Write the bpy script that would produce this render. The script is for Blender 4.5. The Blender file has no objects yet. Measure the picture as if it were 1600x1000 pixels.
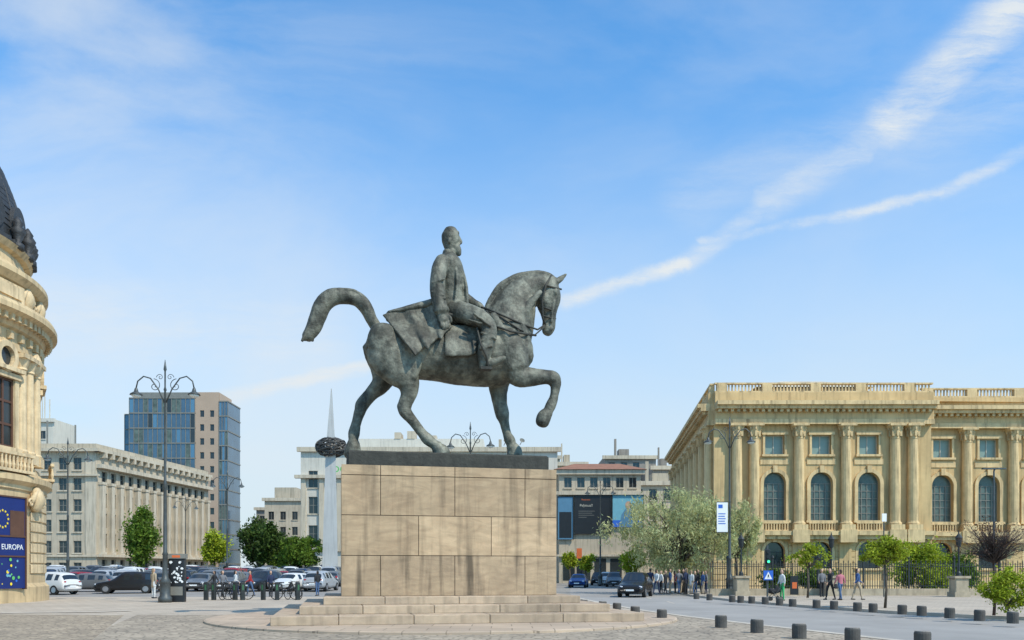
import bpy, math, random
import numpy as np
from mathutils import Vector, Matrix
from mathutils import noise as mn
R=random.Random(7)
rad=math.radians
F=1300.0; EYE=1.7; HV=893.0
def gx(u,Y): return (u-800)/F*Y
def gz(v,Y): return EYE+(HV-v)/F*Y
scene=bpy.context.scene
COL=scene.collection
scene.view_settings.view_transform='Standard'
scene.view_settings.look='None'

# ------------------------------------------------------------ materials
def nd(nt,t,**k):
    n=nt.nodes.new(t)
    for a,b in k.items(): setattr(n,a,b)
    return n
def mat(name,col,rough=.8,metal=0,var=.18,scale=1.5,bump=0,bscale=25,streak=0,island=0,trans=0,spec=.5,tint=None,emit=0,vein=0):
    m=bpy.data.materials.new(name); m.use_nodes=True; nt=m.node_tree; L=nt.links
    b=nt.nodes['Principled BSDF']; out=nt.nodes['Material Output']
    b.inputs['Roughness'].default_value=rough; b.inputs['Metallic'].default_value=metal
    b.inputs['Specular IOR Level'].default_value=spec
    if emit:
        b.inputs['Emission Color'].default_value=(*col,1); b.inputs['Emission Strength'].default_value=emit
    tc=nd(nt,'ShaderNodeTexCoord')
    n=nd(nt,'ShaderNodeTexNoise'); n.inputs['Scale'].default_value=scale; n.inputs['Detail'].default_value=6; n.inputs['Roughness'].default_value=.65
    L.new(tc.outputs['Object'],n.inputs['Vector'])
    mr=nd(nt,'ShaderNodeMapRange'); mr.inputs['From Min'].default_value=.3; mr.inputs['From Max'].default_value=.7
    mr.inputs['To Min'].default_value=1-var; mr.inputs['To Max'].default_value=1+var
    L.new(n.outputs['Fac'],mr.inputs['Value']); f=mr.outputs[0]
    def mul(x,y):
        mm=nd(nt,'ShaderNodeMath',operation='MULTIPLY'); L.new(x,mm.inputs[0]); L.new(y,mm.inputs[1]); return mm.outputs[0]
    if streak:
        mp=nd(nt,'ShaderNodeMapping'); mp.inputs['Scale'].default_value=(2.2,2.2,.18); L.new(tc.outputs['Object'],mp.inputs['Vector'])
        n2=nd(nt,'ShaderNodeTexNoise'); n2.inputs['Scale'].default_value=1.6; n2.inputs['Detail'].default_value=5; L.new(mp.outputs[0],n2.inputs['Vector'])
        r2=nd(nt,'ShaderNodeMapRange'); r2.inputs['From Min'].default_value=.5; r2.inputs['From Max'].default_value=.7; r2.inputs['To Min'].default_value=1; r2.inputs['To Max'].default_value=1-streak
        L.new(n2.outputs['Fac'],r2.inputs['Value']); f=mul(f,r2.outputs[0])
    if vein:
        mp=nd(nt,'ShaderNodeMapping'); mp.inputs['Scale'].default_value=(.5,.5,1.6); mp.inputs['Rotation'].default_value=(0,.35,0); L.new(tc.outputs['Object'],mp.inputs['Vector'])
        n2=nd(nt,'ShaderNodeTexNoise'); n2.inputs['Scale'].default_value=1.6; n2.inputs['Detail'].default_value=9; n2.inputs['Distortion'].default_value=2.5; L.new(mp.outputs[0],n2.inputs['Vector'])
        r2=nd(nt,'ShaderNodeMapRange'); r2.inputs['From Min'].default_value=.35; r2.inputs['From Max'].default_value=.65; r2.inputs['To Min'].default_value=1-vein; r2.inputs['To Max'].default_value=1+vein*.5
        L.new(n2.outputs['Fac'],r2.inputs['Value']); f=mul(f,r2.outputs[0])
    if island:
        g=nd(nt,'ShaderNodeNewGeometry'); r3=nd(nt,'ShaderNodeMapRange'); r3.inputs['To Min'].default_value=1-island; r3.inputs['To Max'].default_value=1+island
        L.new(g.outputs['Random Per Island'],r3.inputs['Value']); f=mul(f,r3.outputs[0])
    vm=nd(nt,'ShaderNodeVectorMath',operation='SCALE'); L.new(f,vm.inputs['Scale'])
    if tint:
        mx=nd(nt,'ShaderNodeMix',data_type='RGBA'); mx.inputs['A'].default_value=(*col,1); mx.inputs['B'].default_value=(*tint,1)
        n4=nd(nt,'ShaderNodeTexNoise'); n4.inputs['Scale'].default_value=scale*.6; n4.inputs['Detail'].default_value=8; n4.inputs['Roughness'].default_value=.7; L.new(tc.outputs['Object'],n4.inputs['Vector'])
        r4=nd(nt,'ShaderNodeMapRange'); r4.inputs['From Min'].default_value=.42; r4.inputs['From Max'].default_value=.62; L.new(n4.outputs['Fac'],r4.inputs['Value'])
        L.new(r4.outputs[0],mx.inputs['Factor']); L.new(mx.outputs['Result'],vm.inputs[0])
    else: vm.inputs[0].default_value=col
    L.new(vm.outputs[0],b.inputs['Base Color'])
    if bump:
        bn=nd(nt,'ShaderNodeTexNoise'); bn.inputs['Scale'].default_value=bscale; bn.inputs['Detail'].default_value=5; L.new(tc.outputs['Object'],bn.inputs['Vector'])
        bp=nd(nt,'ShaderNodeBump'); bp.inputs['Strength'].default_value=bump; bp.inputs['Distance'].default_value=.05; L.new(bn.outputs['Fac'],bp.inputs['Height']); L.new(bp.outputs[0],b.inputs['Normal'])
    if trans:
        tr=nd(nt,'ShaderNodeBsdfTranslucent'); L.new(vm.outputs[0],tr.inputs['Color'])
        ms=nd(nt,'ShaderNodeMixShader'); ms.inputs[0].default_value=trans; L.new(b.outputs[0],ms.inputs[1]); L.new(tr.outputs[0],ms.inputs[2]); L.new(ms.outputs[0],out.inputs['Surface'])
    return m

def paving_mat(name,col,col2,bw,bh,rot=0,mortar=.02,var=.2,vor=False):
    m=bpy.data.materials.new(name); m.use_nodes=True; nt=m.node_tree; L=nt.links
    b=nt.nodes['Principled BSDF']; b.inputs['Roughness'].default_value=.85
    tc=nd(nt,'ShaderNodeTexCoord'); mp=nd(nt,'ShaderNodeMapping'); mp.inputs['Rotation'].default_value=(0,0,rot); L.new(tc.outputs['Object'],mp.inputs['Vector'])
    if vor:
        v=nd(nt,'ShaderNodeTexVoronoi',feature='DISTANCE_TO_EDGE'); v.inputs['Scale'].default_value=1/bw; L.new(mp.outputs[0],v.inputs['Vector'])
        v2=nd(nt,'ShaderNodeTexVoronoi'); v2.inputs['Scale'].default_value=1/bw; L.new(mp.outputs[0],v2.inputs['Vector'])
        r=nd(nt,'ShaderNodeMapRange'); r.inputs['From Max'].default_value=.13; L.new(v.outputs['Distance'],r.inputs['Value'])
        mc=nd(nt,'ShaderNodeMix',data_type='RGBA'); mc.inputs['A'].default_value=(*col,1); mc.inputs['B'].default_value=(*col2,1)
        sp=nd(nt,'ShaderNodeSeparateColor'); L.new(v2.outputs['Color'],sp.inputs[0]); L.new(sp.outputs[0],mc.inputs['Factor'])
        mx=nd(nt,'ShaderNodeMix',data_type='RGBA'); mx.inputs['A'].default_value=(*[c*.36 for c in col],1); L.new(mc.outputs['Result'],mx.inputs['B']); L.new(r.outputs[0],mx.inputs['Factor']); c=mx.outputs['Result']
    else:
        br=nd(nt,'ShaderNodeTexBrick'); br.inputs['Scale'].default_value=1; br.inputs['Brick Width'].default_value=bw; br.inputs['Row Height'].default_value=bh; br.inputs['Mortar Size'].default_value=mortar
        br.inputs['Color1'].default_value=(*col,1); br.inputs['Color2'].default_value=(*col2,1); br.inputs['Mortar'].default_value=(*[x*.5 for x in col],1); L.new(mp.outputs[0],br.inputs['Vector']); c=br.outputs['Color']
    n=nd(nt,'ShaderNodeTexNoise'); n.inputs['Scale'].default_value=.35; n.inputs['Detail'].default_value=8; n.inputs['Roughness'].default_value=.7; L.new(tc.outputs['Object'],n.inputs['Vector'])
    mr=nd(nt,'ShaderNodeMapRange'); mr.inputs['From Min'].default_value=.3; mr.inputs['From Max'].default_value=.7; mr.inputs['To Min'].default_value=1-var; mr.inputs['To Max'].default_value=1+var*.6; L.new(n.outputs['Fac'],mr.inputs['Value'])
    vm=nd(nt,'ShaderNodeVectorMath',operation='SCALE'); L.new(c,vm.inputs[0]); L.new(mr.outputs[0],vm.inputs['Scale']); L.new(vm.outputs[0],b.inputs['Base Color'])
    return m

BRONZE=mat('bronze_patina',(.072,.068,.05),.62,.05,.42,2.6,.6,9,.5,tint=(.215,.21,.16),spec=.35)
BRONZE_D=mat('bronze_dark',(.045,.043,.034),.68,.05,.35,3,.3,12,.2,spec=.35)
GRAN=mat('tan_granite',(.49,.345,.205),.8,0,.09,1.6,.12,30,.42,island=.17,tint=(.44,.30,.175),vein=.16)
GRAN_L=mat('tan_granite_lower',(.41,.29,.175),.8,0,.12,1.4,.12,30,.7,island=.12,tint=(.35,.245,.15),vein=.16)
GRAN_S=mat('step_granite',(.45,.335,.225),.8,0,.16,1.1,.1,30,.3,island=.12,tint=(.39,.29,.20),vein=.08)
JOINT=mat('joint_mortar',(.09,.065,.045),.9)
MUS=mat('museum_limestone',(.60,.42,.20),.85,0,.16,.35,.1,10,.3,tint=(.52,.355,.165))
MUS_T=mat('museum_trim',(.64,.46,.235),.85,0,.22,.8,.1,10,.5)
LIB=mat('library_stone',(.62,.455,.25),.85,0,.15,.6,.1,14,.35,tint=(.52,.38,.21))
LIB_T=mat('library_trim',(.64,.48,.28),.85,0,.22,1.2,.25,9,.45)
SLATE=mat('slate_roof',(.03,.03,.031),.6,0,.4,3,.5,14)
CREAM=mat('cream_render',(.46,.385,.28),.9,0,.16,.2,0,10,.35)
CREAM_T=mat('cream_trim',(.52,.44,.325),.9,0,.14,.3,0,10,.35)
WHITE_R=mat('white_render',(.57,.525,.44),.9,0,.1,.15,0,10,.2)
GREYW=mat('grey_render',(.27,.235,.195),.9,0,.2,.2,0,10,.3)
BEIGE_P=mat('beige_panel',(.42,.30,.21),.7,0,.08,.2)
ROOFR=mat('red_roof',(.26,.12,.07),.85,0,.2,1)
GLASS=mat('window_glass',(.03,.035,.036),.12,0,.3,.4,spec=.5)
GLASS_B=mat('blue_glass',(.075,.125,.17),.1,.25,.35,.12,spec=.9)
GLASS_T=mat('teal_blind_glass',(.21,.29,.25),.35,0,.12,.5,spec=.4)
GLASS_S=mat('sky_lit_glass',(.10,.13,.11),.28,0,.55,.8,spec=.35)
WOOD=mat('brown_window_wood',(.1,.045,.025),.6)
FRAME=mat('window_frame',(.2,.19,.16),.6)
FRAME_W=mat('light_frame',(.5,.46,.37),.6)
IRON=mat('cast_iron',(.03,.034,.034),.5,.3,.3,4)
LAMPI=mat('lamp_iron_grey',(.08,.088,.086),.5,.4,.3,3)
LENS=mat('lamp_lens',(.7,.7,.65),.3)
BLACK=mat('black_panel',(.012,.012,.013),.4)
WHITE=mat('white_paint',(.78,.78,.76),.6,0,.05)
MARBLE=mat('grey_white_marble',(.52,.50,.46),.6,0,.1,.3,0,10,.15)
CONC=mat('dark_bollard_stone',(.075,.068,.06),.85,0,.3,3,.2,20)
CONC_T=mat('bollard_sunlit_top',(.26,.23,.2),.9,0,.25,3,.2,20)  # bollard stone painted lighter for the tops, sunlight put into the colour
STONEP=mat('post_stone',(.4,.33,.23),.9,0,.2,2,.1,20,.3)
BARK=mat('bark',(.09,.07,.05),.95,0,.3,4,.4,20)
TWIG=mat('purple_twig',(.065,.042,.035),.9,0,.25,4)
def leafm(n,c,t=.4,isl=.5): return mat(n,c,.6,0,.25,.5,island=isl,trans=t,spec=.25)
LEAF_D=leafm('leaf_dark',(.06,.10,.018))
LEAF_M=leafm('leaf_mid',(.12,.19,.022))
LEAF_Y=leafm('leaf_yellow_green',(.32,.38,.025))
LEAF_O=leafm('leaf_silver_olive',(.50,.50,.24),.5,.4)
LEAF_P=leafm('leaf_brown',(.12,.07,.05))
ASPH=mat('asphalt',(.32,.295,.265),.9,0,.12,.25,.15,60,tint=(.27,.25,.225))
PARK=mat('parking_asphalt',(.26,.24,.215),.9,0,.15,.3)
GROUND=mat('ground_surface',(.26,.235,.20),.95,0,.15,.1)
PAVE=paving_mat('pale_paving',(.48,.40,.305),(.42,.345,.265),.8,.4,.2,.016)
COBB=paving_mat('cobbles',(.46,.36,.245),(.28,.22,.155),.2,.2,vor=True)
COBL=paving_mat('warm_setts',(.47,.38,.275),(.31,.25,.18),.26,.2,vor=True,var=.28)
CIRC=paving_mat('circle_paving',(.49,.37,.26),(.40,.305,.22),1.1,.8,.2,.016)
KERB=mat('kerb_stone',(.48,.42,.34),.9,0,.15,1)
GRASS=mat('grass',(.06,.09,.02),.95,0,.3,2)
SKIN=mat('skin',(.5,.3,.2),.6)
TYRE=mat('tyre',(.015,.015,.015),.85); RIM=mat('rim',(.4,.4,.42),.35,.8)
LAMPW=mat('headlight_glass',(.6,.62,.65),.15); LAMPR=mat('taillight',(.35,.01,.01),.3)
CARG=mat('car_glass',(.015,.02,.024),.05,0,.1,1,spec=.9)
def flat(n,c,r=.6,**k): return mat(n,c,r,0,.08,1,**k)
EUBLUE=flat('eu_blue',(.006,.02,.13)); YEL=flat('star_yellow',(.8,.6,.03)); ORANGE=flat('orange',(.6,.13,.03)); SIGNB=flat('sign_blue',(.02,.12,.5)); GREEN=flat('dock_green',(.03,.11,.045)); PGREEN=flat('poster_green',(.12,.45,.12))
POSTB=flat('poster_blue',(.08,.20,.30)); TEALP=flat('poster_teal',(.15,.38,.45)); GREENL=mat('signal_green',(.05,.9,.35),.4,emit=1.5)

# ------------------------------------------------------------ mesh builder
class MB:
    def __init__(s): s.v=[];s.f=[];s.m=[];s.M=None
    def add(s,vs,fs,m=0):
        b=len(s.v)
        s.v+=[tuple(s.M@Vector(p)) for p in vs] if s.M else [tuple(p) for p in vs]
        s.f+=[tuple(i+b for i in f) for f in fs]; s.m+=[m]*len(fs); return s
    def box(s,x0,x1,y0,y1,z0,z1,m=0):
        return s.add([(x0,y0,z0),(x1,y0,z0),(x1,y1,z0),(x0,y1,z0),(x0,y0,z1),(x1,y0,z1),(x1,y1,z1),(x0,y1,z1)],
          [(0,3,2,1),(4,5,6,7),(0,1,5,4),(1,2,6,5),(2,3,7,6),(3,0,4,7)],m)
    def cbox(s,x0,x1,y0,y1,z0,z1,c,m=0):
        vs=[]
        for (ins,z) in ((0,z0),(0,z1-c),(c,z1)):
            k=c if ins==0 else c*.6
            a0,a1,b0,b1=x0+ins,x1-ins,y0+ins,y1-ins
            vs+=[(a0+k,b0,z),(a1-k,b0,z),(a1,b0+k,z),(a1,b1-k,z),(a1-k,b1,z),(a0+k,b1,z),(a0,b1-k,z),(a0,b0+k,z)]
        fs=[]
        for r in (0,8):
            for i in range(8): fs.append((r+i,r+(i+1)%8,r+8+(i+1)%8,r+8+i))
        fs.append(tuple(range(16,24)))
        return s.add(vs,fs,m)
    def lathe(s,prof,n=16,c=(0,0),m=0,cap=True,a0=0,a1=2*math.pi):
        full=abs(a1-a0-2*math.pi)<1e-6; k=n if full else n+1; vs=[]
        for r,z in prof:
            for i in range(k):
                a=a0+(a1-a0)*i/n; vs.append((c[0]+r*math.cos(a),c[1]+r*math.sin(a),z))
        fs=[]
        for j in range(len(prof)-1):
            for i in range(n):
                i2=(i+1)%k; fs.append((j*k+i,j*k+i2,(j+1)*k+i2,(j+1)*k+i))
        if cap and full:
            fs.append(tuple(reversed(range(k)))); fs.append(tuple(range((len(prof)-1)*k,len(prof)*k)))
        return s.add(vs,fs,m)
    def cylx(s,x0,x1,y,z,r,n=16,m=0,axis='y'):
        vs=[]
        for t in (x0,x1):
            for i in range(n):
                a=2*math.pi*i/n
                vs.append((y+r*math.cos(a),t,z+r*math.sin(a)) if axis=='y' else (t,y+r*math.cos(a),z+r*math.sin(a)))
        fs=[tuple(range(n)),tuple(reversed(range(n,2*n)))]+[(i,n+i,n+(i+1)%n,(i+1)%n) for i in range(n)]
        return s.add(vs,fs,m)
    def tube(s,pts,r,n=6,m=0):
        pts=[Vector(p) for p in pts]; k=len(pts)
        if not hasattr(r,'__len__'): r=[r]*k
        vs=[]; up=None
        for i,p in enumerate(pts):
            T=(pts[min(i+1,k-1)]-pts[max(i-1,0)])
            if T.length<1e-9: T=Vector((0,0,1))
            T.normalize()
            if up is None:
                up=Vector((1,0,0)) if abs(T.x)<.8 else Vector((0,1,0))
            a=(up-T*up.dot(T))
            if a.length<1e-6: a=T.orthogonal()
            a.normalize(); up=a; b=T.cross(a)
            for j in range(n):
                q=2*math.pi*j/n; vs.append(p+a*(r[i]*math.cos(q))+b*(r[i]*math.sin(q)))
        fs=[(i*n+j,i*n+(j+1)%n,(i+1)*n+(j+1)%n,(i+1)*n+j) for i in range(k-1) for j in range(n)]
        fs+=[tuple(reversed(range(n))),tuple(range((k-1)*n,k*n))]
        return s.add(vs,fs,m)
    def ell(s,pts,Lax=(0,1,0),n=18,sub=5,m=0):
        P=np.array(pts,float); k=len(P); out=[]
        for i in range(k-1):
            p0=P[max(i-1,0)];p1=P[i];p2=P[i+1];p3=P[min(i+2,k-1)]
            for j in range(sub):
                t=j/sub; out.append(.5*((2*p1)+(-p0+p2)*t+(2*p0-5*p1+4*p2-p3)*t*t+(-p0+3*p1-3*p2+p3)*t**3))
        out.append(P[-1]); out=np.array(out); c=out[:,:3]; L=np.array(Lax,float)
        T=np.gradient(c,axis=0); T/=np.linalg.norm(T,axis=1)[:,None]+1e-9
        rings=[]
        def ring(cc,t,ra,rb):
            b=L-t*L.dot(t); b/=np.linalg.norm(b)+1e-9; a=np.cross(t,b)
            return [cc+a*ra*math.cos(q)+b*rb*math.sin(q) for q in np.linspace(0,2*math.pi,n,endpoint=False)]
        r0=max(min(out[0,3],out[0,4])*.6,.001); r1=max(min(out[-1,3],out[-1,4])*.6,.001)
        for d,sc in ((.92,.4),(.65,.76)): rings.append(ring(c[0]-T[0]*r0*d,T[0],out[0,3]*sc,out[0,4]*sc))
        for i in range(len(out)): rings.append(ring(c[i],T[i],max(out[i,3],.002),max(out[i,4],.002)))
        for d,sc in ((.65,.76),(.92,.4)): rings.append(ring(c[-1]+T[-1]*r1*d,T[-1],out[-1,3]*sc,out[-1,4]*sc))
        vs=[p for r in rings for p in r]; k=len(rings)
        fs=[(i*n+j,i*n+(j+1)%n,(i+1)*n+(j+1)%n,(i+1)*n+j) for i in range(k-1) for j in range(n)]
        fs+=[tuple(reversed(range(n))),tuple(range((k-1)*n,k*n))]
        return s.add(vs,fs,m)
    def mesh(s,name,mats,smooth=False):
        me=bpy.data.meshes.new(name); me.from_pydata(s.v,[],s.f)
        for x in mats: me.materials.append(x)
        me.polygons.foreach_set('material_index',s.m)
        if smooth: me.polygons.foreach_set('use_smooth',[True]*len(s.f))
        me.update(); return me
    def obj(s,name,mats,parent=None,smooth=False,loc=(0,0,0),rz=0,**k):
        return ob(name,s.mesh(name,mats,smooth),parent,loc,rz,**k)
def ob(name,data,parent=None,loc=(0,0,0),rz=0,rx=0,**k):
    o=bpy.data.objects.new(name,data); COL.objects.link(o); o.location=loc; o.rotation_euler=(rx,0,rz)
    if parent: o.parent=parent
    for a,b in k.items(): o[a]=b
    return o
def thing(name,label,cat,loc=(0,0,0),rz=0,**k): return ob(name,None,None,loc,rz,label=label,category=cat,**k)
def copy_thing(src,loc,rz=0,label=None):
    n=src.copy(); COL.objects.link(n); n.location=loc; n.rotation_euler=(0,0,rz)
    if label: n['label']=label
    def rec(s,d):
        for c in s.children:
            e=c.copy(); COL.objects.link(e); e.parent=d; rec(c,e)
    rec(src,n); return n
def setmat(o,i,m):
    o.material_slots[i].link='OBJECT'; o.material_slots[i].material=m
def remesh(mb,voxel,smooth=4):
    me=mb.mesh('tmp',[BRONZE]); o=bpy.data.objects.new('tmp',me); COL.objects.link(o)
    r=o.modifiers.new('r','REMESH'); r.mode='VOXEL'; r.voxel_size=voxel; r.use_smooth_shade=True
    if smooth:
        q=o.modifiers.new('s','SMOOTH'); q.iterations=smooth; q.factor=.5
    dg=bpy.context.evaluated_depsgraph_get(); e=o.evaluated_get(dg); nm=bpy.data.meshes.new_from_object(e)
    bpy.data.objects.remove(o); nm.polygons.foreach_set('use_smooth',[True]*len(nm.polygons)); return nm
def displace(me,fn):
    co=np.empty(len(me.vertices)*3); me.vertices.foreach_get('co',co); no=np.array([v.normal[:] for v in me.vertices]); co=co.reshape(-1,3)
    d=np.array([fn(Vector(p)) for p in co]); co+=no*d[:,None]; me.vertices.foreach_set('co',co.ravel()); me.update()
def text(name,s,size,m,parent,loc,rz=0,align='CENTER',ext=.004,rx=math.pi/2):
    cu=bpy.data.curves.new(name,'FONT'); cu.body=s; cu.size=size; cu.align_x=align; cu.extrude=ext
    o=bpy.data.objects.new('t',cu); COL.objects.link(o); dg=bpy.context.evaluated_depsgraph_get()
    me=bpy.data.meshes.new_from_object(o.evaluated_get(dg)); bpy.data.objects.remove(o); me.materials.clear(); me.materials.append(m)
    return ob(name,me,parent,loc,rz,rx)

# ------------------------------------------------------------ ground, roads
def sheet(name,pts,z,m,thick=0,edge=None):
    mb=MB(); n=len(pts)
    mb.add([(x,y,z) for x,y in pts],[tuple(range(n))])
    if thick:
        mb.add([(x,y,z) for x,y in pts]+[(x,y,z-thick) for x,y in pts],[(i,n+i,n+(i+1)%n,(i+1)%n) for i in range(n)],1)
    return mb.obj(name,[m,edge or m],None,kind='structure')
sheet('ground',[(-1500,-60),(1500,-60),(1500,2500),(-1500,2500)],0,GROUND)
ROADL=[(12,-5),(11,8),(10.2,14),(9.4,18),(8.5,21.3),(7.5,25),(6.5,29),(5.7,33),(4.9,40),(4.2,50),(4.3,62),(6,85),(9,115),(12,140)]
ROADR=[(24,140),(19,115),(15.2,90),(13.0,70),(12.0,56),(12.4,46),(13.6,39),(15,33.5),(16.6,30),(20,26.5),(30,22),(60,14),(60,-5)]
sheet('road',ROADL+ROADR,.006,ASPH)
def lotz(Y): return .012+max(0,Y-60)*.016
mb=MB(); mb.add([(-130,53,.008),(-2,53,.008),(-130,60,.01),(-2,60,.01),(-130,114,lotz(114)),(-2,114,lotz(114)),(-130,124,.006),(-2,124,.006)],[(0,1,3,2),(2,3,5,4),(4,5,7,6)]); mb.add([(-2,60,.01),(3.2,60,.0),(-2,114,lotz(114)),(6,114,.0),(-2,53,.008),(3.2,53,.0)],[(0,1,3,2),(4,5,1,0)]); mb.obj('parking_lot',[PARK],None,kind='structure')
sheet('plaza_pavement',list(reversed([(-60,2),(-60,52),(4.0,52)]+[(x-.15,y) for x,y in reversed(ROADL[1:10])]+[(11.2,2)])),.12,PAVE,.12,KERB)
def ribbon(name,pts,w,z,m):
    mb=MB(); A=[]
    for i,p in enumerate(pts):
        a=Vector(pts[max(i-1,0)]);b=Vector(pts[min(i+1,len(pts)-1)]); t=(b-a).normalized(); n=Vector((-t.y,t.x)); p=Vector(p)
        A+=[(*(p+n*w/2),z),(*(p-n*w/2),z)]
    mb.add(A,[(2*i,2*i+1,2*i+3,2*i+2) for i in range(len(pts)-1)])
    return mb.obj(name,[m],None,kind='structure')
ribbon('kerb',[(x-.32,y) for x,y in ROADL[1:10]],.3,.134,KERB)
RP=[(x+.15,y) for x,y in ROADR[:-1]]
sheet('museum_pavement',RP+[(75,14),(75,140)],.12,PAVE,.12,KERB)
ribbon('kerb',[(x+.32,y) for x,y in ROADR[:-2]],.3,.126,KERB)
sheet('cobble_paving',[(-40,3),(-8.5,3),(-9.2,18),(-11.6,24),(-14,30),(-24,31.5),(-40,31.8)],.124,COBB)
sheet('sett_paving',[(-8.48,3),(10.6,3),(9.9,13),(8.9,18),(8.0,21.3),(6.9,25.5),(5.9,30),(-13.6,30.2),(-11.58,24),(-9.18,18)],.126,COBL)
sheet('museum_lawn',[(16,56.5),(60,56.5),(60,73),(19,73)],.14,GRASS)
ribbon('kerb',[(-40,29.4),(-22,30.6),(-16,32.2),(-15.2,33.2)],.35,.15,KERB)
mk=MB()
for i in range(10):
    y=44+i*7; xc=8.5+max(0,(y-60))*.075
    mk.add([(xc,y,.012),(xc+.13,y,.012),(xc+.33,y+3,.012),(xc+.2,y+3,.012)],[(0,1,2,3)])
mk.obj('road_marking',[KERB],None,kind='structure')

# ------------------------------------------------------------ equestrian monument
TH=rad(12); dx,dy=math.cos(TH),math.sin(TH); nx,ny=-dy,dx
CX,CY=-2.26,28.40
def SP(u,v,t=0):
    a=(u-800)/F; bx=CX+t*nx; by=CY+t*ny
    s=(a*by-bx)/(dx-a*dy); Y=by+s*dy
    return (s,t,gz(v,Y))
K=46.0
ped=thing('stone_pedestal','tan granite block pedestal with three wide steps under bronze rider','pedestal',(CX,CY,0),TH)
c=MB(); 
c.lathe([(7.75,.1),(7.75,.18),(7.7,.2)],96,m=0)
c.obj('round_base',[CIRC],ped,False)
def blocks(mb,hx,hy,z0,z1,joints,g=.004,m=0):
    xs=[-hx]+joints+[hx]
    for i in range(len(xs)-1):
        mb.cbox(xs[i]+g,xs[i+1]-g,-hy,hy,z0+g,z1-.0005,.015,m)
for i,(hx,hy,z0,z1,j) in enumerate([(5.45,4.5,.2,.455,[-3.6,-1.5,.7,2.9]),(4.72,3.45,.455,.69,[-2.9,-.8,1.2,3.1]),(4.05,2.45,.69,.92,[-2.2,.1,2.3])]):
    s=MB(); blocks(s,hx,hy,z0,z1,j,.008); s.box(-hx+.03,hx-.03,-hy+.03,hy-.03,z0,z1-.02,1)
    s.obj('step',[GRAN_S,JOINT],ped)
p=MB()
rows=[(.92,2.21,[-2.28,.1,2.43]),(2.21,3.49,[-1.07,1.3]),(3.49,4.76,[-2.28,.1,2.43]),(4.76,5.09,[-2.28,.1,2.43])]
for z0,z1,j in rows:
    xs=[-3.51]+j+[3.51]
    for i in range(len(xs)-1):
        ext=.012 if z0>4.7 else 0
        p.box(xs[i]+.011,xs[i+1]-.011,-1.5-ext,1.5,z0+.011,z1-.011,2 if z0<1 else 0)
p.box(-3.48,3.48,-1.47,1.47,.92,5.08,1)
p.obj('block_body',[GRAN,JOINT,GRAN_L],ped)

st=thing('equestrian_statue','weathered green bronze king on striding horse atop granite pedestal','statue',(CX,CY,0),TH)
pl=MB(); pl.cbox(-3.32,3.30,-1.30,1.3,5.092,5.57,.05); pl.obj('bronze_plinth',[BRONZE_D],st)
def ch(mb,pts,t,sub=5,n=18,latk=1.0):
    o=[]
    for q in pts:
        u,v,r=q[:3]; lt=q[3] if len(q)>3 else r*latk; tt=q[4] if len(q)>4 else t
        x,y,z=SP(u,v,tt/K); o.append((x,y,z,r/K,lt/K))
    mb.ell(o,(0,1,0),n,sub)
h=MB()
ch(h,[(588,536,27,26),(604,543,40,40),(636,547,43,43),(680,552,43,44),(720,555,47,47),(758,552,53,47),(792,548,50,41),(812,543,36,32)],0,n=28)
ch(h,[(786,532,45,36),(794,510,42,31),(802,489,37,26),(811,468,31,21),(823,454,24,17),(838,446,18,14),(853,444,14,12)],0,n=24)
ch(h,[(862,438,11,11),(859,450,17,14),(857,464,20,14),(856,477,18.5,12),(857,490,13.5,10),(858,502,11,8.5),(857,512,10.5,8),(854,520,8,7)],0,n=20)
ch(h,[(849,466,13,15.5),(848,476,10.5,14.5)],0)
for s in (-1,1):
    ch(h,[(870,440,5,4),(877,435,4.5,3),(885,428,1.5,1.2)],s*8)
    ch(h,[(869,452,3.5,2.5),(868,458,3,2.5)],s*13.5)
    ch(h,[(866,470,2,2),(863,488,2,2),(862,503,2,2)],s*11)
    ch(h,[(862,512,3.4,2.4),(860,516,3,2)],s*7.5)
ch(h,[(761,483,5,5),(768,466,5,5),(779,450,5,5),(795,438,5,5),(815,430,5,5),(838,427,4.5,5),(858,431,5,5),(868,440,4,4)],0)
ch(h,[(606,540,34,20),(612,558,36,22),(624,578,29,20),(637,598,19,15),(639,615,13,10.5),(633,632,10.5,8.5),(633,643,10,8),(645,658,7.8,7),(659,676,7.4,6.6),(668,686,9,8),(678,694,7.6,7.6),(684,698,9,9)],-26,n=20)
ch(h,[(641,618,5,4),(630,628,5,4.5),(625,636,4.5,4.5),(630,646,4,4)],-26)
ch(h,[(682,699,9,9),(688,705,13,12),(690,710,14,13)],-26)
ch(h,[(600,540,34,20),(602,562,31,20),(601,582,23,17),(595,600,15.5,13),(580,616,11,9.5),(568,630,10.5,8.5),(562,643,9,8),(557,660,7.4,6.6),(553,677,9,8),(552,688,7.6,7.6)],26,n=20)
ch(h,[(582,606,5,4),(566,622,5,4.5),(559,632,4.5,4.5),(558,643,4,4)],26)
ch(h,[(552,690,9,9),(552,700,12,12),(551,711,14,13)],26)
ch(h,[(795,555,34,18),(803,574,26,17),(812,588,18,14),(832,589,14.5,12),(852,589,11.5,9.5),(864,592,12,10),(868,602,9,8.3),(866,618,7,6.5),(861,633,8.5,8),(857,642,7.6,7.6)],-24,n=20)
ch(h,[(857,643,8.5,8),(850,652,11.5,11),(847,661,11,11)],-24)
ch(h,[(785,560,30,18),(780,590,21,15),(779,610,15.5,12.5),(781,630,12,10.5),(785,648,11.5,10),(788,660,8,7.6),(792,677,7,6.6),(797,688,9,8),(799,695,7.6,7.6)],22,n=20)
ch(h,[(799,696,9,9),(803,704,12.5,12),(804,712,13.5,13)],22)
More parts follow.
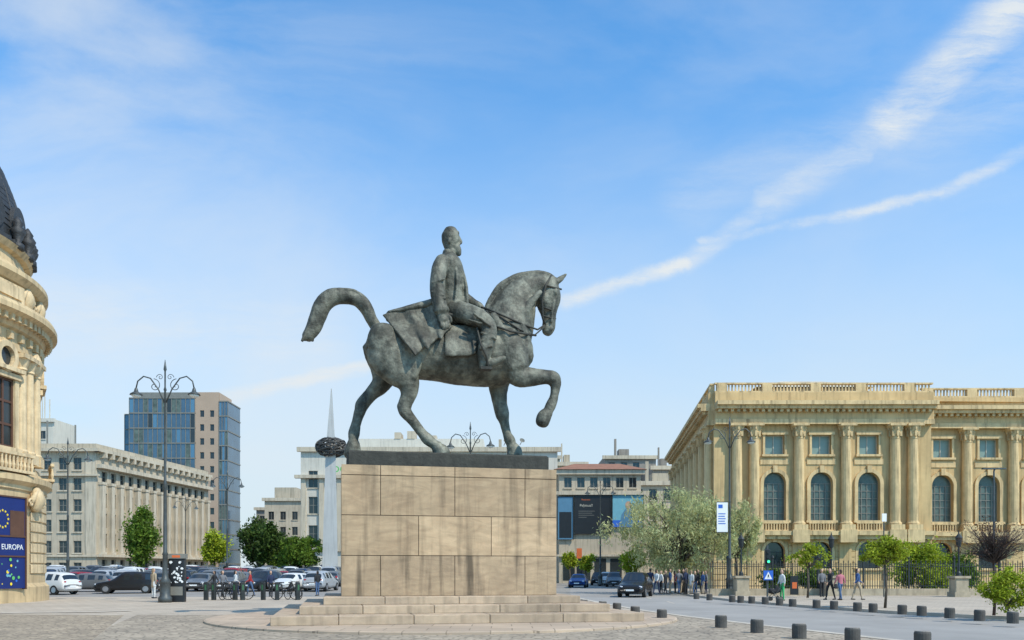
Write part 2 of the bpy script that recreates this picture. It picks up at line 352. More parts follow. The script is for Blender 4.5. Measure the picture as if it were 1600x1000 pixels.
for s in (-1,1):
    ch(h,[(788,520,18,9),(798,546,24,12),(806,575,16,10)],s*34)
    ch(h,[(770,492,6,5),(786,522,8,7),(800,556,8,7)],s*39)
    ch(h,[(811,500,6,6),(822,530,7,6),(822,555,6,6)],s*24)
    ch(h,[(845,455,4,3),(828,475,6,4),(812,502,7,5)],s*20)
ch(h,[(596,515,18,16),(600,535,26,16),(618,560,24,14)],-32)
ch(h,[(652,550,7,5),(650,572,8,6),(645,590,6,5)],-38)
ch(h,[(815,540,17,14,-12),(820,560,15,12,-12)],0)
ch(h,[(588,512,9,8),(580,498,9,8.5),(572,481,10.5,9.5),(558,467,11.5,10),(538,463,12,11),(518,465,13.5,12),(504,477,13.5,12),(497,495,12.5,11),(490,512,11.5,10),(480,527,9,9)],0,n=20)
for k in range(5):
    o=(k-2)*4
    ch(h,[(575,480,1.6,2),(560,468-11,1.8,2),(538,463-11,2,2),(514,465-10,2,2),(495-abs(o)*.2,479,2,2),(487+k*2.8,500,2,2),(478+k*3.2,518,2,2),(472+k*4,530+abs(k-2)*1.5,2.4,2.4)],o)
hm=remesh(h,.034,2); hm.materials.clear(); hm.materials.append(BRONZE)
displace(hm,lambda p:mn.noise(p*2.3)*.014+mn.noise(p*7)*.007)
ob('horse',hm,st)
# rider
r=MB()
ch(r,[(700,500,24,26),(703,480,25,25),(704,460,23,25),(704,440,23,26),(703,422,21,29),(702,409,17,27),(702,400,11,16)],0,n=24)
ch(r,[(703,404,8.5,9.5),(705,392,8,8.5)],0)
ch(r,[(703,389,8.5,9),(703.5,378,13,11),(704,368,14,12),(704,360,10.5,10)],0)
ch(r,[(716,370,2.6,2.4),(719.5,378,3.2,2.8),(718,380.5,2.6,2.6)],0)
ch(r,[(715,366,2.8,8),(714,364,2.8,8)],0)
for s in (-1,1): ch(r,[(714,374,2.4,2.6),(711,379,3,2.6)],s*7)
ch(r,[(716,383,2.4,6),(717,385,2,6)],0)
ch(r,[(708,384,9,8.5),(714,391,7.5,7),(717,398,4.2,4)],0)
ch(r,[(702,373,3,2.2),(702,379,2.4,2)],-12)
ch(r,[(695,396,6,13),(707,400,6,12)],0)
ch(r,[(692,407,11,11,-20),(687,420,12.5,11,-28),(684,438,12,11,-33),(684,455,12,10.5,-36),(686,470,11,10,-38),(689,481,10.5,9.5,-40),(690,486,10,9,-41)],0)
ch(r,[(690,483,11.5,10.5,-41),(690.5,487,11.5,10.5,-41)],0)
ch(r,[(690,488,7,5,-42),(692,495,8.5,5,-43),(693,501,8.5,5,-44)],0)
for i,(du,l) in enumerate([(-6,8),(-2,12),(2.3,13),(6.2,10)]):
    ch(r,[(693+du,499,2.1,2.4,-44),(695+du,504+l*.4,1.9,2.3,-46),(694+du*.9,503+l,1.7,2.1,-44)],0,n=8)
ch(r,[(698,491,2.8,2.8,-44),(704,497,2.4,2.4,-46),(705,503,2,2,-46)],0,n=8)
for (p0,p1) in (((676,442),(694,436)),((674,456),(694,462)),((678,470),(696,466))): ch(r,[(p0[0],p0[1],1.8,2.5,-42),(p1[0],p1[1],1.8,2.5,-46)],0,n=8)
ch(r,[(705,408,11,11,20),(712,425,11,11,28),(717,445,10.5,10,30),(722,460,9.5,9,26),(733,470,8.5,8,16),(740,475,7.5,7,10)],0)
ch(r,[(740,475,7,6,9),(748,478,6.5,6,6),(752,480,5,5,4)],0)
for i in range(4): ch(r,[(748+i*1.5,474+i*2,2.3,2.2,4),(754+i,478+i*2,2.2,2.2,1),(751+i,483+i*1.5,2,2,0)],0,n=8)
for s in (-1,1):
    ch(r,[(708,486,18,16,s*18),(728,490,16.5,13,s*34),(748,497,14.5,12,s*45),(761,507,12.5,11.5,s*50),(764,520,12.5,11,s*53),(761,536,12.5,10.5,s*54),(757,552,11,9.5,s*54),(756,564,9,8.5,s*54)],0)
    ch(r,[(752,568,7,7.5,s*54),(764,568,7.5,7.5,s*54),(777,563,5.5,6.5,s*55),(788,559,3.5,5,s*55)],0)
    ch(r,[(750,574,3,6,s*54),(755,575,3,6,s*54)],0)
    for (a_,b_) in (((740,490),(766,510)),((732,500),(752,506)),((752,520),(775,530)),((750,533),(772,526)),((750,546),(769,541))): ch(r,[(a_[0],a_[1],1.8,3,s*60),(b_[0],b_[1],1.8,3,s*63)],0,n=8)
ch(r,[(712,402,3.4,5,-9),(722,425,3.4,6,-12),(728,450,3.4,6,-13),(729,478,3.4,6,-16)],0,n=10)
ch(r,[(707,402,2.6,3,-20),(713,425,2.6,3,-26),(714,450,2.6,3,-27),(710,478,2.6,3,-29)],0,n=10)
ch(r,[(722,470,9,18),(726,486,9,20)],0)
ch(r,[(690,474,10,26),(665,482,10,28),(635,489,8,27),(606,494,5,24)],0,n=20)
rm=remesh(r,.024,2); rm.materials.clear(); rm.materials.append(BRONZE)
displace(rm,lambda p:mn.noise(Vector((p[0]*4,p[1]*4,p[2]*1.6)))*.016+mn.noise(p*9)*.006)
rider=ob('rider',rm,st)
def bodyt(v): 
    q=(v-549)/47.0
    return 47*math.sqrt(max(0,1-q*q)) if q>-1 else 0
def drape(corners,nu,nv,s,off,wave=2.0,fr=15,mint=14,bulge=0,hem=1.4):
    (a,b,c2,d2)=corners; vs=[]
    for j in range(nv+1):
        for i in range(nu+1):
            x=i/nu;y=j/nv
            ph=x*fr+y*1.2; fold=math.sin(ph)+.45*math.sin(ph*1.9+1)
            u=(a[0]*(1-x)+b[0]*x)*(1-y)+(d2[0]*(1-x)+c2[0]*x)*y; v=(a[1]*(1-x)+b[1]*x)*(1-y)+(d2[1]*(1-x)+c2[1]*x)*y-bulge*math.sin(math.pi*x)*(1-y)
            b0=bodyt(v); soft=b0+off if b0+off>mint+26*y else mint+26*y
            t=soft+wave*(.15+y)*fold-3*math.sin(math.pi*y)
            vs.append(SP(u+1.5*y*math.cos(ph),v+hem*fold*y*y+2.5*y*math.sin(math.pi*x),s*t/K))
    fs=[(j*(nu+1)+i,j*(nu+1)+i+1,(j+1)*(nu+1)+i+1,(j+1)*(nu+1)+i) for j in range(nv) for i in range(nu)]
    m=MB(); m.add(vs,fs); return m
def solid(o,t=.06):
    q=o.modifiers.new('s','SOLIDIFY'); q.thickness=t; q.offset=0
    q=o.modifiers.new('b','SUBSURF'); q.levels=1; q.render_levels=1
for s in (-1,1):
    solid(drape([(597,492),(690,466),(705,514),(649,555)],46,18,s,10,3.4,17,20,3,2.4).obj('coat_skirt',[BRONZE],rider,True),.08)
    solid(drape([(694,508),(748,508),(746,553),(694,556)],10,8,s,5,.3,8,14,0,.4).obj('saddle_cloth',[BRONZE],st,True),.09)
sd=MB(); ch(sd,[(690,500,9,34),(715,503,8,36),(742,500,9,32),(752,494,8,20)],0); sd.obj('saddle',[BRONZE_D],st,True)
br=MB()
def strap(pts,rr=1.7): br.tube([SP(u,v,t/K) for u,v,t in pts],rr/K,8)
for s in (-1,1):
    strap([(862,430,s*6),(853,445,s*16),(847,470,s*18),(848,495,s*12.5),(852,508,s*9.5)])
    strap([(868,498,0),(862,497,s*10),(850,494,s*13),(846,492,0)],1.5)
    strap([(877,452,0),(868,450,s*14),(853,446,s*16)],1.5)
    strap([(869,488,0),(861,484,s*12),(848,480,s*15)],1.4)
    strap([(851,508,s*10),(840,515,s*14),(820,508,s*27),(795,497,s*36),(765,484,s*20),(752,480,s*6)],1.5)
    strap([(851,510,s*11),(835,524,s*18),(812,515,s*33),(785,497,s*36),(762,486,s*18)],1.3)
    strap([(760,486,s*24),(775,510,s*48),(800,518,s*48),(824,522,s*32),(837,524,0)],1.8)
br.obj('bridle_and_reins',[BRONZE_D],st,True)
for s in (-1,1):
    sr=MB(); sr.tube([SP(745,512,s*56/K),SP(752,540,s*68/K),SP(760,556,s*66/K),SP(763,574,s*60/K)],1.6/K,6); x,y,z=SP(763,577,s*55/K); sr.box(x-.28,x+.1,y-.16,y+.16,z-.03,z+.06); sr.obj('stirrup',[BRONZE_D],st)

# ------------------------------------------------------------ facades
def wall(mb,x0,x1,z0,z1,ops,dep=.35,m=0,y=0):
    xs=sorted({x0,x1}|{round(o[0]-o[2]/2,4) for o in ops}|{round(o[0]+o[2]/2,4) for o in ops}); zs=sorted({z0,z1}|{round(o[1],4) for o in ops}|{round(o[1]+o[3],4) for o in ops})
    def inside(cx,cz):
        for o in ops:
            if abs(cx-o[0])<o[2]/2 and o[1]<cz<o[1]+o[3]: return True
    for i in range(len(xs)-1):
        for j in range(len(zs)-1):
            if not inside((xs[i]+xs[i+1])/2,(zs[j]+zs[j+1])/2):
                mb.add([(xs[i],y,zs[j]),(xs[i+1],y,zs[j]),(xs[i+1],y,zs[j+1]),(xs[i],y,zs[j+1])],[(0,1,2,3)],m)
    for cx,zb,w,hh,arch in ops:
        l,rr,t=cx-w/2,cx+w/2,zb+hh
        zt=t-w/2 if arch else t
        mb.add([(l,y,zb),(l,y+dep,zb),(l,y+dep,zt),(l,y,zt)],[(0,1,2,3)],m)
        mb.add([(rr,y,zb),(rr,y+dep,zb),(rr,y+dep,zt),(rr,y,zt)],[(3,2,1,0)],m)
        mb.add([(l,y,zb),(rr,y,zb),(rr,y+dep,zb),(l,y+dep,zb)],[(0,1,2,3)],m)
        if arch:
            n=12; A=[(cx+w/2*math.cos(a),zt+w/2*math.sin(a)) for a in np.linspace(0,math.pi,n+1)]
            for i in range(n):
                (a,b),(c_,d_)=A[i],A[i+1]; q=(rr if i<n/2 else l)
                mb.add([(a,y,b),(c_,y,d_),(c_,y+dep,d_),(a,y+dep,b)],[(0,1,2,3)],m)
                mb.add([(a,y,b),(c_,y,d_),(q,y,t)],[(0,1,2)],m)
        else: mb.add([(l,y,t),(l,y+dep,t),(rr,y+dep,t),(rr,y,t)],[(0,1,2,3)],m)
def winmesh(name,w,h,arch=False,cols=2,rws=3,fm=FRAME,gm=GLASS,fw=.07):
    mb=MB(); zt=h-w/2 if arch else h
    if arch:
        A=[(-w/2,0),(w/2,0)]+[(w/2*math.cos(a),zt+w/2*math.sin(a)) for a in np.linspace(0,math.pi,13)]
    else: A=[(-w/2,0),(w/2,0),(w/2,h),(-w/2,h)]
    mb.add([(x,0,z) for x,z in A],[tuple(range(len(A)))],1)
    mb.box(-w/2,w/2,-.06,-.01,0,fw); mb.box(-w/2,-w/2+fw,-.062,-.01,fw,zt); mb.box(w/2-fw,w/2,-.062,-.01,fw,zt)
    if not arch: mb.box(-w/2+fw,w/2-fw,-.06,-.01,h-fw,h)
    for i in range(1,cols): x=-w/2+w*i/cols; mb.box(x-fw/2,x+fw/2,-.058,-.01,fw,zt+(w*.42 if arch and cols==2 else 0))
    for j in range(1,rws+(1 if arch else 0)): z=zt*j/rws; mb.box(-w/2+fw,w/2-fw,-.055,-.01,z-fw/2,z+fw/2)
    if arch:
        for i in range(12):
            a=math.pi*i/12;b=math.pi*(i+1)/12; r0,r1=w/2-fw,w/2
            mb.add([(r0*math.cos(a),-.06,zt+r0*math.sin(a)),(r1*math.cos(a),-.06,zt+r1*math.sin(a)),(r1*math.cos(b),-.06,zt+r1*math.sin(b)),(r0*math.cos(b),-.06,zt+r0*math.sin(b))],[(0,1,2,3)])
    return mb.mesh(name,[fm,gm])
class Fac:
    def __init__(s,ox,oy,rz,parent): s.o=Vector((ox,oy,0)); s.rz=rz; s.p=parent; s.M=Matrix.Translation(s.o)@Matrix.Rotation(rz,4,'Z')
    def put(s,name,me,x,z,y=0,**k): return ob(name,me,s.p,s.M@Vector((x,y,z)),s.rz,**k)
def surround(mb,cx,zb,w,hh,arch,t=.22,pr=.1,m=1):
    l,rr=cx-w/2,cx+w/2; zt=zb+hh-(w/2 if arch else 0)
    mb.box(l-t,l,-pr,.02,zb,zt,m); mb.box(rr,rr+t,-pr,.02,zb,zt,m); mb.box(l-t-.1,rr+t+.1,-pr-.12,.02,zb-.2,zb-.002,m)
    if arch:
        n=12
        for i in range(n):
            a=math.pi*i/n;b=math.pi*(i+1)/n; r0,r1=w/2,w/2+t
            P=[(cx+q*math.cos(x),yy,zt+q*math.sin(x)) for yy in (-pr,.02) for x in (a,b) for q in (r0,r1)]
            mb.add(P,[(0,1,3,2),(1,5,7,3),(0,2,6,4)],m)
        mb.box(cx-.2,cx+.2,-pr-.12,.02,zt+w/2-.05,zt+w/2+t+.25,m)
    else: mb.box(l-t-.1,rr+t+.1,-pr-.1,.02,zb+hh+.002,zb+hh+.28,m)

# ---- museum
mus=thing('museum_building','golden limestone palace with tall columns and arched windows behind iron fence','building',(18.2,75,0))
colm=MB()
colm.box(-.62,.62,-.62,.3,0,.45); colm.lathe([(.56,.45),(.58,.6),(.5,.68),(.46,.8),(.46,3.5),(.42,8.1),(.45,8.15),(.43,8.25),(.44,8.4),(.56,8.7),(.5,8.75),(.66,9.15),(.72,9.25)],16)
for k in range(8):
    a=k*math.pi/4; colm.box(.5*math.cos(a)-.09,.5*math.cos(a)+.09,.5*math.sin(a)-.09,.5*math.sin(a)+.09,8.35,8.9)
    colm.box(.6*math.cos(a)-.07,.6*math.cos(a)+.07,.6*math.sin(a)-.07,.6*math.sin(a)+.07,8.95,9.2)
colm.box(-.72,.72,-.72,.3,9.25,9.45); colme=colm.mesh('column',[MUS_T])
W1=winmesh('window',1.75,1.75,False,2,1,FRAME_W,GLASS_T); W2=winmesh('window',2.0,4.35,True,4,5,FRAME,GLASS_S,.06); W3=winmesh('window',1.9,2.4,True,3,2,IRON,GLASS)
def mus_fac(fx,x0,x1,wins,cols):
    mb=MB(); mb.M=fx.M
    ops=[]
    for w in wins: ops+=[(w,12.25,1.75,1.75,False),(w,6.3,2.0,4.35,True),(w,2.0,1.9,2.4,True)]
    wall(mb,x0,x1,0,14.9,ops,.55)
    for w in wins:
        surround(mb,w,12.25,1.75,1.75,False,.2,.12); surround(mb,w,6.3,2.0,4.35,True,.32,.16); surround(mb,w,2.0,1.9,2.4,True,.25,.08)
        mb.box(w-1.2,w+1.2,-.36,-.22,6.0,6.1,1); mb.box(w-1.2,w+1.2,-.36,-.22,5.36,5.45,1)
        for k in range(10): x=w-1.1+k*.244; mb.box(x-.05,x+.05,-.34,-.24,5.45,6.0,1)
        mb.box(w-1.3,w+1.3,-.08,.02,11.35,11.85,1)
        fx.put('window',W1,w,12.25,.4); fx.put('window',W2,w,6.3,.42); fx.put('window',W3,w,2.0,.42)
    mb.box(x0,x1,-.55,.02,4.6,4.95,1); mb.box(x0,x1,-.85,.02,4.952,5.33,1)
    mb.box(x0,x1,-.16,.02,0,.9,1)
    edges=sorted([x0]+[q for w in wins for q in (w-1.25,w+1.25)]+[x1])
    for i in range(0,len(edges)-1,2):
        if edges[i+1]-edges[i]>.3:
            for k in range(7): mb.box(edges[i],edges[i+1],-.1,.01,.95+k*.52,1.41+k*.52,0)
    mb.box(x0,x1,-.62,.02,14.902,15.35,1); mb.box(x0,x1,-.5,.02,15.352,16.2,0)
    for k in range(int((x1-x0)/.55)): x=x0+.2+k*.55; mb.box(x,x+.26,-.95,-.5,15.95,16.2,1)
    mb.box(x0,x1,-1.15,.02,16.202,16.5,1); mb.box(x0,x1,-1.45,.02,16.502,16.85,1)
    mb.box(x0,x1,-.5,.3,16.852,17.75,0)
    mb.box(x0,x1,-.4,.1,17.752,17.9,1); mb.box(x0,x1,-.34,.04,18.52,18.66,1)
    x=x0+.2
    while x<x1-.2:
        if int(x/1.05)%4==0: mb.box(x,x+.9,-.38,.08,17.9,18.52,1); x+=1.05
        else: mb.box(x,x+.12,-.2,-.08,17.9,18.52,1); x+=.3
    for cx in cols:
        fx.put('column',colme,cx,5.45,-.3); mb.box(cx-.75,cx+.75,-.98,.02,4.3,5.448,1)
        mb.box(cx-.55,cx+.55,-.18,.02,.9,4.3,0)
    return mb
ff=Fac(0,0,0,mus); a=mus_fac(ff,0,19.6,[5.46,9.67,13.94],[2.0,3.55,7.57,11.8,16.2,17.8])
a.obj('front_wall',[MUS,MUS_T],mus)
fr=Fac(19.6,2.2,0,mus); a=mus_fac(fr,0,26,[2.1,6.4,10.7,15,19.3,23.6],[4.25,8.55,12.85,17.2,21.5]); a.obj('wing_wall',[MUS,MUS_T],mus)
fs_=Fac(0,0,rad(-95.7),mus); a=mus_fac(fs_,-36,-.01,[-3.5-4.3*i for i in range(8)],[-1.2,-5.65]+[-5.65-4.3*i for i in range(1,7)]+[-35.3]); a.obj('side_wall',[MUS,MUS_T],mus)
b=MB(); b.add([(0.3,.3,17.3),(46,.3+2,17.3),(46,34,17.3),(3.8,35.5,17.3)],[(0,1,2,3)]); b.box(5,15,3,12,17.3,18.9,1)
b.add([(4.5,2.5,18.9),(15.5,2.5,18.9),(15.5,12.5,18.9),(4.5,12.5,18.9),(8,6,20.2),(12,6,20.2),(12,9,20.2),(8,9,20.2)],[(0,1,5,4),(1,2,6,5),(2,3,7,6),(3,0,4,7),(4,5,6,7)],1)
b.box(19.59,19.6,0,2.2,0,17.8,0)
b.obj('roof',[MUS,CREAM_T],mus)

# ---- library
LX,LY=-34.1,42.6
lib=thing('library_building','ornate golden cream stone rounded library with dark slate dome','building',(LX,LY,0))
lb=MB()
prof=[(9.1,0),(9.1,.9),(8.98,1.0),(8.9,1.1),(8.9,5.8),(9.0,5.9),(9.0,6.1),(9.25,6.3),(9.25,6.6),(8.8,6.75),(8.6,7.2),(8.4,7.3),(8.4,13.0),(8.65,13.05),(8.65,13.4),(8.58,13.45),(8.58,14.0),(8.8,14.1),(9.0,14.5),(9.5,14.75),(9.5,15.0),(9.4,15.2),(8.6,15.35),(8.5,15.5),(8.5,16.4),(8.75,16.5),(9.05,16.8),(9.05,17.05),(8.55,17.2),(8.25,17.6),(8.0,17.8),(7.9,18.3),(8.15,18.4),(8.35,18.7),(7.8,18.9)]
lb.lathe(prof,120,cap=False)
for k in range(120):
    a=2*math.pi*k/120
    if -1.2<((a+math.pi)%(2*math.pi)-math.pi)<.9:
        x,y=9.1*math.cos(a),9.1*math.sin(a); lb.box(x-.12,x+.12,y-.12,y+.12,14.3,14.72)
        if k%2: x,y=8.7*math.cos(a),8.7*math.sin(a); lb.box(x-.12,x+.12,y-.12,y+.12,13.5,13.9)
lb.obj('curved_wall',[LIB],lib,False)
dm=MB(); dprof=[(7.85,18.9),(7.9,19.6),(7.8,20.6),(7.5,21.8),(7.0,23.1),(6.3,24.3),(5.4,25.4),(4.3,26.3),(2.8,27.0),(1.5,27.4),(1.4,28.4),(.4,29.0)]; dm.lathe(dprof,96)
for k in range(40):
    a=2*math.pi*k/40; dm.tube([((r_+.02)*math.cos(a),(r_+.02)*math.sin(a),z) for r_,z in dprof[1:7]],.06,5)
for z in np.arange(19.7,25.0,.33):
    rr=np.interp(z,[q[1] for q in dprof],[q[0] for q in dprof]); dm.lathe([(rr,z),(rr+.045,z+.01),(rr-.02,z+.3)],96,cap=False)
dm.obj('dome',[SLATE],lib)
def onr(name,me,phi,Rr,z,**k): return ob(name,me,lib,(Rr*math.cos(phi),Rr*math.sin(phi),z),phi+math.pi/2,**k)
lc=MB(); lc.box(-.42,.42,-.42,.2,0,.5); lc.lathe([(.38,.5),(.4,.6),(.33,.7),(.33,2.5),(.29,4.8),(.36,4.85),(.33,4.95),(.45,5.3),(.5,5.4)],14); lc.box(-.5,.5,-.5,.2,5.4,5.62); lcm=lc.mesh('column',[LIB_T])
for deg in (-42,-36,-14,5,11,19,-20): onr('column',lcm,rad(deg),8.5,7.35)
lw=winmesh('window',1.5,3.5,False,2,3,WOOD,GLASS,.12); rw=MB(); rw.cylx(-.05,.0,0,0,.55,24,1); 
for i in range(24):
    a=2*math.pi*i/24;b2=2*math.pi*(i+1)/24
    P=[(q*math.cos(x),yy,q*math.sin(x)) for yy in (-.3,.1) for x in (a,b2) for q in (.5,.78)]
    rw.add(P,[(0,1,3,2),(1,5,7,3),(0,2,6,4)],0)
rwm=rw.mesh('round_window',[LIB_T,GLASS])
fm=MB(); surround(fm,0,0,1.5,3.5,False,.3,.22,0); fm.box(-1.2,1.2,-.5,.1,3.85,4.05); fmm=fm.mesh('window_surround',[LIB_T])
bl=MB(); bl.box(-1.4,1.4,-.6,.1,0,.14); bl.box(-1.4,1.4,-.58,-.4,.85,1.0)
for k in range(10): bl.lathe([(.05,.14),(.09,.35),(.05,.6),(.06,.85)],8,(-1.25+k*.277,-.49))
blm=bl.mesh('balustrade',[LIB_T])
for deg in (-29,-5,32):
    onr('window',lw,rad(deg),8.46,8.0); onr('window_surround',fmm,rad(deg),8.42,8.0); onr('round_window',rwm,rad(deg),8.52,12.55); onr('balustrade',blm,rad(deg),8.7,6.7)
    a=MB(); a.box(-1.3,1.3,-.25,.4,0,.9); a.box(-1.0,1.0,-.35,-.24,.15,.75); a.obj('attic_panel',[LIB_T],lib,False,(8.5*math.cos(rad(deg)),8.5*math.sin(rad(deg)),15.45),rad(deg)+math.pi/2)
orn=MB()
orn.ell([(0,-.1,0,.35,.25),(0,-.25,.5,.45,.3),(0,-.15,1.0,.25,.2)],(0,1,0),12,4)
for s in (-1,1):
    orn.tube([(s*.5,-.1,.1),(s*.6,-.25,.5),(s*.25,-.3,.9)],[.1,.16,.08],8)
    orn.tube([(s*.25*math.cos(q)*math.exp(-q*.15)+s*.75,-.2,.25+.25*math.sin(q)*math.exp(-q*.15)) for q in np.linspace(0,7,18)],.06,6)
ornm=orn.mesh('carved_ornament',[LIB_T],True)
for deg,z in ((8,15.5),(22,15.5),(-17,15.5),(8,5.0),(16,12.4)):
    onr('carved_ornament',ornm,rad(deg),8.45 if z>7 else 8.95,z)
ur=MB(); ur.lathe([(.3,0),(.3,.3),(.14,.4),(.33,.8),(.38,1.0),(.2,1.2),(.28,1.4),(.05,1.75)],12); urm=ur.mesh('roof_urn',[SLATE],True)
for deg in (8,19,26,31,-12): ob('roof_urn',urm,lib,(8.2*math.cos(rad(deg)),8.2*math.sin(rad(deg)),18.6))
dw=MB(); dw.box(-1.0,1.0,-.5,1.5,0,1.2); dw.cylx(-.6,1.5,0,1.2,1.0,24); dw.cylx(-.64,-.6,0,1.1,.6,20,1); dw.box(-1.25,1.25,-.75,1.2,-.1,.12)
dwm=dw.mesh('dormer',[SLATE,GLASS])
for deg in (-6,14): onr('dormer',dwm,rad(deg),7.4,18.9)
g=MB()
for k in range(8): g.lathe([(8.91,1.6+.55*k),(8.96,1.62+.55*k),(8.96,2.05+.55*k),(8.91,2.07+.55*k)],60,cap=False,a0=rad(6),a1=rad(60))
g.obj('rusticated_base',[LIB_T],lib)
ba=rad(-9.5)
bn=thing('information_banner','dark blue banner with ring of yellow stars on library wall','banner',(LX+8.95*math.cos(ba),LY+8.95*math.sin(ba),0),ba+math.pi/2)
a=MB(); a.box(-1.35,1.35,-.22,.15,.85,5.4); a.obj('panel',[EUBLUE],bn)
a=MB(); a.box(-1.42,-1.35,-.28,.15,.8,5.47); a.box(1.35,1.42,-.28,.15,.8,5.47); a.box(-1.35,1.35,-.27,.15,5.4,5.47); a.box(-1.35,1.35,-.26,-.22,3.42,3.5);a.box(-1.35,1.35,-.26,-.22,2.42,2.5); a.obj('frame',[WOOD],bn)
a=MB(); a.box(.35,1.3,-.24,-.22,3.5,4.75); a.obj('door_glass',[WOOD],bn)
stm=MB()
for k in range(12):
    q=k*math.pi/6; cx,cz=-.15+.36*math.cos(q),4.3+.42*math.sin(q); P=[]
    for j in range(10): rr=.08 if j%2==0 else .035; P.append((cx+rr*math.sin(j*math.pi/5),-.245,cz+rr*math.cos(j*math.pi/5)))
    stm.add(P,[tuple(range(10))])
stm.obj('star_ring',[YEL],bn)
text('lettering','EUROPA',.38,WHITE,bn,(.5,-.23,2.8))
a=MB()
for k in range(26): 
    x=R.uniform(-1.2,1.2);z=R.uniform(1.0,2.3); rr=R.uniform(.03,.1); a.add([(x+rr*math.cos(q),-.226-.001*k,z+rr*math.sin(q)) for q in np.linspace(0,2*math.pi,8,endpoint=False)],[tuple(range(8))],k%4)
a.obj('printed_pattern',[PGREEN,SIGNB,TEALP,YEL],bn)

# ---- generic block building
def block(name,label,loc,w,dp,hh,m,tm,wm,win,floors,xs,zs,wh,rz=0,cornice=.5):
    t=thing(name,label,'building',loc,rz); mb=MB(); f=Fac(0,0,0,t)
    wall(mb,0,w,0,hh,[(x,z,win,wh,False) for x in xs for z in zs],.3)
    for x in xs:
        for z in zs: f.put('window',wm,x,z,.22); mb.box(x-win/2-.1,x+win/2+.1,-.15,.02,z-.18,z-.002,1)
    mb.box(-cornice,w+cornice,-cornice,.02,hh-.7,hh,1)
    mb.add([(0,0,hh),(w,0,hh),(w,dp,hh),(0,dp,hh),(0,0,0),(w,0,0),(w,dp,0),(0,dp,0)],[(0,1,2,3),(0,3,7,4),(2,1,5,6),(3,2,6,7)],0)
    return t,mb
X0,Y0=-65.0,130.0
mi=thing('ministry_building','pale stone government block with long row of tall pilasters','building',(X0,Y0,0)); mb=MB()
wm=winmesh('window',1.25,1.9,False,2,2,FRAME,GLASS); wmt=winmesh('window',1.35,2.3,False,2,3,FRAME,GLASS)
f1=Fac(-20,0,0,mi); zs=[1.2,4.6,7.9,11.1,14.4,17.6]; xs=[12.4,14.8,17.1]
mb.M=f1.M; wall(mb,0,20,0,21.7,[(x,z,1.25,1.9,False) for x in xs for z in zs],.3)
for x in xs:
    for z in zs: f1.put('window',wm,x,z,.22); mb.box(x-.8,x+.8,-.18,.02,z-.2,z-.002,1)
mb.box(0,20.9,-.9,.02,20.4,20.9,1); mb.box(0,20.6,-.6,.02,16.6,16.9,1); mb.box(0,20.3,-.3,.02,4.0,4.3,1); mb.box(18.4,20,-.12,.02,4.3,20.4,1)
f2=Fac(0,0,rad(83.2),mi); mb.M=f2.M; xs=[2.2+2.45*i for i in range(14)]; Ls=36.5; zs=[1.3,5.4,8.6,11.8,15.2]
wall(mb,0,Ls,0,21.7,[(x,z,1.35,2.3,False) for x in xs for z in zs],.5)
for x in xs:
    for z in zs: f2.put('window',wmt,x,z,.4)
pm=MB(); pm.box(-.38,.38,-.75,.02,0,10.6); pm.box(-.5,.5,-.85,.02,10.6,11.0); pm.box(-.5,.5,-.9,.02,-.35,0); pme=pm.mesh('pilaster',[CREAM_T])
for i in range(15): f2.put('pilaster',pme,1.0+2.45*i,4.75)
mb.box(0,Ls,-1.0,.02,4.0,4.39,1); mb.box(0,Ls,-1.05,.02,17.9,18.5,1); mb.box(-.9,Ls,-.9,.02,20.4,20.9,1)
for i in range(18): mb.box(1+2*i,1.5+2*i,-1.0,.02,19.6,20.4,1)
mb.M=None; mb.add([(-20,0,21.7),(0,0,21.7),(Ls*.12,Ls,21.7),(-20,Ls,21.7)],[(0,1,2,3)],0)
mb.obj('wall',[CREAM,CREAM_T],mi)
a=MB(); a.box(-10,-9.8,4,4.2,21.7,26); a.box(-6,-5.8,5,5.2,21.7,25.5); a.obj('roof_antenna',[FRAME],mi)
gt=thing('office_tower','blue glass office tower with beige stone core','tower',(-94.5,200,0))
def curtain(x0,x1,y0,y1,z0,z1,nxp,nzp,name='curtain_wall'):
    m=MB(); m.box(x0,x1,y0,y1,z0,z1,0)
    for i in range(nxp+1): x=x0+(x1-x0)*i/nxp; m.box(x-.06,x+.06,y0-.12,y0-.002,z0,z1,1)
    for j in range(nzp+1): z=z0+(z1-z0)*j/nzp; m.box(x0,x1,y0-.16,y0-.002,z-.14,z+.14,1); m.box(x1+.002,x1+.15,y0,y1,z-.14,z+.14,1)
    for i in range(nxp):
        for j in range(nzp):
            if R.random()<.45:
                xa=x0+(x1-x0)*i/nxp+.08; xb=x0+(x1-x0)*(i+1)/nxp-.08; za=z0+(z1-z0)*j/nzp+.18; zb=z0+(z1-z0)*(j+1)/nzp-.18
                m.box(xa,xb,y0-.03,y0-.002,za,zb,R.choice([2,2,3,4]))
    return m.obj(name,[GLASS_B,FRAME,GLASS_S,GLASS,POSTB],gt)
curtain(2.5,18.3,0,20,0,43.4,14,12); curtain(0,2.45,3,18,0,40,2,11); curtain(24.1,26.2,0,9,0,42.6,3,12)
a=MB(); ops=[(x,2+3.35*k,1.0,1.6,False) for x in (20,22.4) for k in range(12)]
wall(a,18.32,24.08,0,44.8,ops,.3); a.box(18.32,24.08,.3,9,0,44.8); 
twm=winmesh('window',1.0,1.6,False,1,1,FRAME,GLASS)
ft=Fac(0,0,0,gt)
for x,z,_,_,_ in ops: ft.put('window',twm,x,z,.2)
a.obj('stone_core',[BEIGE_P],gt)
a=MB(); a.box(4,22,2,9,43.4,45.2); a.obj('roof_plant',[FRAME],gt)
w4=winmesh('window',1.4,1.6,False,2,1,FRAME,GLASS)
